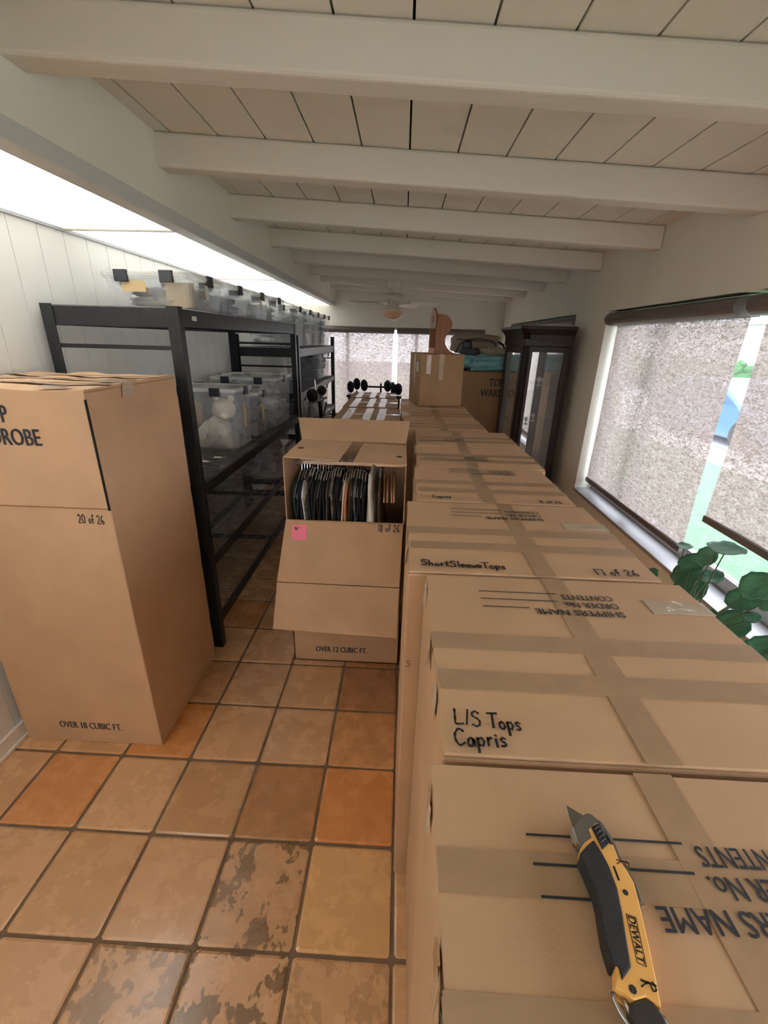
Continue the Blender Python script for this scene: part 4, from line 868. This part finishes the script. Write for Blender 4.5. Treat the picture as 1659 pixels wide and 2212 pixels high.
# ================================================================ UTILITY KNIFE
kn = thing('utility_knife', 'yellow and black folding utility knife lying open on the nearest box', 'utility knife', (.228, .27, 1.1915))
BLADE = [(.2168, .3690), (.2348, .3559), (.2409, .3446), (.2261, .3335), (.2181, .3398), (.2154, .3422), (.2155, .3564)]
NOSE = [(.2349, .3563), (.2400, .3555), (.2439, .3496), (.2467, .3414), (.2454, .3224), (.2440, .3456), (.2402, .3449), (.2297, .3374), (.2294, .3287), (.2186, .3228), (.2142, .3190), (.2119, .3229), (.2134, .3404), (.2168, .3435), (.2238, .3497)]
BODY = [(.2118, .3157), (.2189, .3228), (.2291, .3287), (.2295, .3377), (.2417, .3456), (.2459, .3235), (.2499, .3218), (.2497, .3094), (.2533, .2978), (.2551, .2866), (.2525, .2718), (.2498, .2603), (.2439, .2344), (.2388, .2143), (.2338, .1958), (.2246, .2020), (.2130, .1993), (.2072, .2035), (.2008, .2065), (.2052, .2136), (.2070, .2190), (.2080, .2250), (.2079, .2304), (.2095, .2438), (.2124, .2595), (.2157, .2777), (.2142, .2942), (.2117, .3088)]
GRIP = [(.2297, .3252), (.2219, .3202), (.2126, .3104), (.2144, .2949), (.2160, .2784), (.2145, .2653), (.2116, .2534), (.2089, .2393), (.2083, .2219), (.2092, .2189), (.2081, .2106), (.2202, .2199), (.2308, .2593), (.2353, .2801), (.2357, .2997), (.2338, .3119), (.2313, .3208)]
GRIP = [(x-(.0035 if i in (2, 3, 4, 5, 6, 7, 8) else 0), y) for i, (x, y) in enumerate(GRIP)]
SLIDE = [(.2326, .3389), (.2420, .3437), (.2457, .3229), (.2355, .3160)]
SPINE = [(.2435, .3508), (.2470, .3423), (.2506, .3283), (.2504, .3110), (.2541, .2978), (.2550, .2825), (.2531, .2692), (.2503, .2704), (.2528, .2851), (.2513, .2970), (.2484, .3101), (.2465, .3248), (.2445, .3405), (.2424, .3460)]
SPINE = [(x+.0028, y) for x, y in SPINE]
CAP = [(.2080, .1970), (.2130, .1993), (.2246, .2020), (.2291, .1994), (.2335, .1924), (.2350, .1837), (.2314, .1752), (.2168, .1681), (.2092, .1741), (.2081, .1841)]
LOOP = [(.2009, .2063), (.1999, .2017), (.2017, .1944), (.2056, .1865), (.2068, .1789), (.2105, .1742), (.2205, .1830), (.2137, .1878), (.2095, .1947), (.2076, .2030)]
LOGO = [(.2342, .2592), (.2425, .2568), (.2342, .2209), (.2276, .2234)]
MB().prism(BLADE, 1.2035, 1.2045).build('blade', M['blade'], kn)
MB().prism(NOSE, 1.197, 1.2115).build('blade_holder', M['steel'], kn, bevel=.0008)
MB().tube([(.2140, .3400, 1.2045), (.2118, .3235, 1.2045)], .0042, 8).build('release_bar', M['chrome'], kn)
MB().prism(BODY, 1.1935, 1.212).build('handle', M['yellow'], kn, bevel=.0009)
MB().prism(GRIP, 1.1925, 1.2135).build('rubber_grip', M['grip'], kn, bevel=.0012)
MB().prism(SPINE, 1.1930, 1.2105).build('metal_spine', M['steel'], kn, bevel=.0005)
sl = MB().prism(SLIDE, 1.2115, 1.2140).build('blade_slider', M['grip'], kn, bevel=.0006)
for k in range(4):
    q = .15+.2*k; a_ = Vector(SLIDE[0]).lerp(Vector(SLIDE[3]), q); b_ = Vector(SLIDE[1]).lerp(Vector(SLIDE[2]), q); a2, b2_ = a_.lerp(b_, .15), a_.lerp(b_, .85)
    MB().tube([(a2.x, a2.y, 1.2141), (b2_.x, b2_.y, 1.2141)], .0006, 5).build('slider_ridge', M['rubber'], sl)
MB().prism(CAP, 1.195, 1.2105).build('end_cap', mat('smoked_plastic', (58, 55, 54), .2), kn, bevel=.002)
MB().tube([(x, y, 1.203) for x, y in LOOP], .0022, 8).build('belt_clip', M['chrome'], kn, smooth=True)
MB().tube([(.2335, .1924, 1.206), (.2352, .1837, 1.206), (.2325, .1745, 1.206)], .003, 8).build('cap_edge', M['chrome'], kn, smooth=True)
for x, y, r_ in ((.2421, .2771, .0026), (.2150, .2056, .0030)): MB().lathe([(0, 1.2124), (r_, 1.2124), (r_, 1.2119)], (x, y, 0), 18).build('screw', M['grip'], kn)
MB().tube([(.2408, .3005, 1.2113), (.2405, .2875, 1.2113)], .0014, 8).build('slot', M['dark'], kn)
# logo plate: black border, letters running down the handle
u0, u1, u2, u3 = [Vector((x, y, 1.2122)) for x, y in LOGO]
def bar(p, q, wd=.00035):
    d_ = (q-p).normalized(); n_ = Vector((-d_.y, d_.x, 0))*wd; return [p+n_, p-n_, q-n_, q+n_]
mb = MB()
for p, q in ((u0, u1), (u1, u2), (u2, u3), (u3, u0)): mb.add(bar(p, q), [(0, 1, 2, 3)])
mb.build('logo_border', M['dark'], kn)
me = text_mesh('DEWALT', 1., 1., .05, spacing=1.06); xs = [v.co.x for v in me.vertices]; ysv = [v.co.y for v in me.vertices]; xm, xM, ymn, yM = min(xs), max(xs), min(ysv), max(ysv)
for v in me.vertices:      # fit the letters between the two long borders
    u = (v.co.x-xm)/(xM-xm)*.95+.025; t_ = (v.co.y-ymn)/(yM-ymn)*.80+.10
    zb_ = v.co.z; v.co = (u3.lerp(u0, 1-u)*(1-t_)+u2.lerp(u1, 1-u)*t_)-kn.location; v.co.z += .0001+zb_
me.materials.append(M['dark']); o = bpy.data.objects.new('logo_lettering', me); COL.objects.link(o); o.parent = kn
handwriting('R', .0115, kn, (.2475, .3085, 1.2126), (-.45, -1, 0), (1, -.35, 0), .06, jit=0, material=mat('pen_brown', (96, 62, 30), .6))
handwriting('R', .0115, kn, (.2255, .2135, 1.2126), (-.45, -1, 0), (1, -.35, 0), .06, jit=0, material=M['marker'])

# loose tape on the edge of the nearest box
mb = MB(); rr = random.Random(5)
for i in range(8):
    ya, yb_ = .150+i*.009, .159+i*.009; o1, o2 = rr.uniform(0, .004), rr.uniform(0, .004)
    mb.add([(.0545-o1, ya, 1.1905), (.0545-o2, yb_, 1.1905), (.0525-o2, yb_, 1.13), (.0525-o1, ya, 1.13)], [(0, 1, 2, 3)])
mb.build('tape_end', M['ctape'], b0)
MB().box(.051, .055, .222, .243, 1.160, 1.189).build('torn_tape', M['boxB'], b0, bevel=.001)

# ================================================================ PLANT BY THE WINDOW
pl = thing('potted_plant', 'leafy green potted plant with round leaves on the window side of the boxes', 'plant', (1.22, 1.55, 0))
MB().lathe([(0, .42), (.07, .42), (.095, .55), (.10, .58), (.09, .58), (.085, .55), (0, .55)], (1.22, 1.55, 0)).build('pot', M['pot'], pl, smooth=False)
leaves = [(1.27, 1.95, .675, .032, 60), (1.27, 1.79, .905, .030, 10), (1.27, 1.72, .865, .046, 40), (1.28, 1.66, .92, .042, 70), (1.27, 1.565, 1.0, .062, 5), (1.28, 1.62, .985, .034, 5), (1.27, 1.72, .805, .062, 60), (1.27, 1.60, .86, .048, 25), (1.27, 1.68, .75, .065, 50),
          (1.27, 1.50, .70, .062, 60), (1.29, 1.44, .745, .058, 60), (1.30, 1.45, .85, .052, 50), (1.29, 1.40, .935, .056, 60), (1.30, 1.345, .92, .05, 55), (1.28, 1.37, .825, .028, 30), (1.30, 1.30, .745, .055, 40), (1.31, 1.22, .74, .06, 50), (1.26, 1.62, .62, .05, 30), (1.26, 1.45, .62, .05, 30)]
rl = random.Random(11)
for i, (x, y, z, r_, tl) in enumerate(leaves):
    mb = MB(); n = 22; rings = 4; vs = [(0, 0, 0)]
    for k in range(1, rings+1):
        for q in range(n):
            t = 2*PI*q/n; rad = r_*(1-.22*math.exp(-((t-PI)**2)/.05))*(1+.04*math.sin(9*t+i))*k/rings
            vs.append((rad*math.cos(t)*1.08, rad*math.sin(t), .18*rad*rad/r_+.06*r_*math.sin(3*t+i)*(k/rings)**2-.05*r_*abs(math.cos(3.5*t))*(k/rings)))
    fs = [(0, 1+q, 1+(q+1) % n) for q in range(n)]
    for k in range(rings-1):
        for q in range(n): fs.append((1+k*n+q, 1+(k+1)*n+q, 1+(k+1)*n+(q+1) % n, 1+k*n+(q+1) % n))
    r_ *= 1.12; e = (Matrix.Rotation(math.radians(-25), 3, 'Z') @ Euler((math.radians(tl*.9*.55), math.radians(-tl*.7), 0)).to_matrix() @ Matrix.Rotation(rl.uniform(0, 6.2), 3, 'Z'))
    mb.add([tuple(e @ Vector(v)+Vector((x, y, z))) for v in vs], fs); lf = mb.build('leaf', M['leaf'], pl, smooth=True)
    so = lf.modifiers.new('thick', 'SOLIDIFY'); so.thickness = .0012
    bx_, by_ = 1.22+rl.uniform(-.03, .03), 1.55+(y-1.55)*.25
    MB().tube([(bx_, by_, .55), ((bx_+x)/2-.02, (by_+y)/2, .55+(z-.55)*.6), (x, y, z-.001)], [.004, .0032, .0022], 6).build('stem', M['stem'], pl)
st = thing('plant_stand', 'small stand under the leafy plant, hidden behind the boxes', 'stand', (1.22, 1.55, 0))
MB().lathe([(0, .40), (.12, .40), (.12, .418), (0, .418)], (1.22, 1.55, 0)).build('top', M['wood'], st)
for q in range(3):
    t = q*2*PI/3; MB().tube([(1.22+.08*math.cos(t), 1.55+.08*math.sin(t), .40), (1.22+.12*math.cos(t), 1.55+.12*math.sin(t), 0)], .01, 8).build('leg', M['wood'], st)
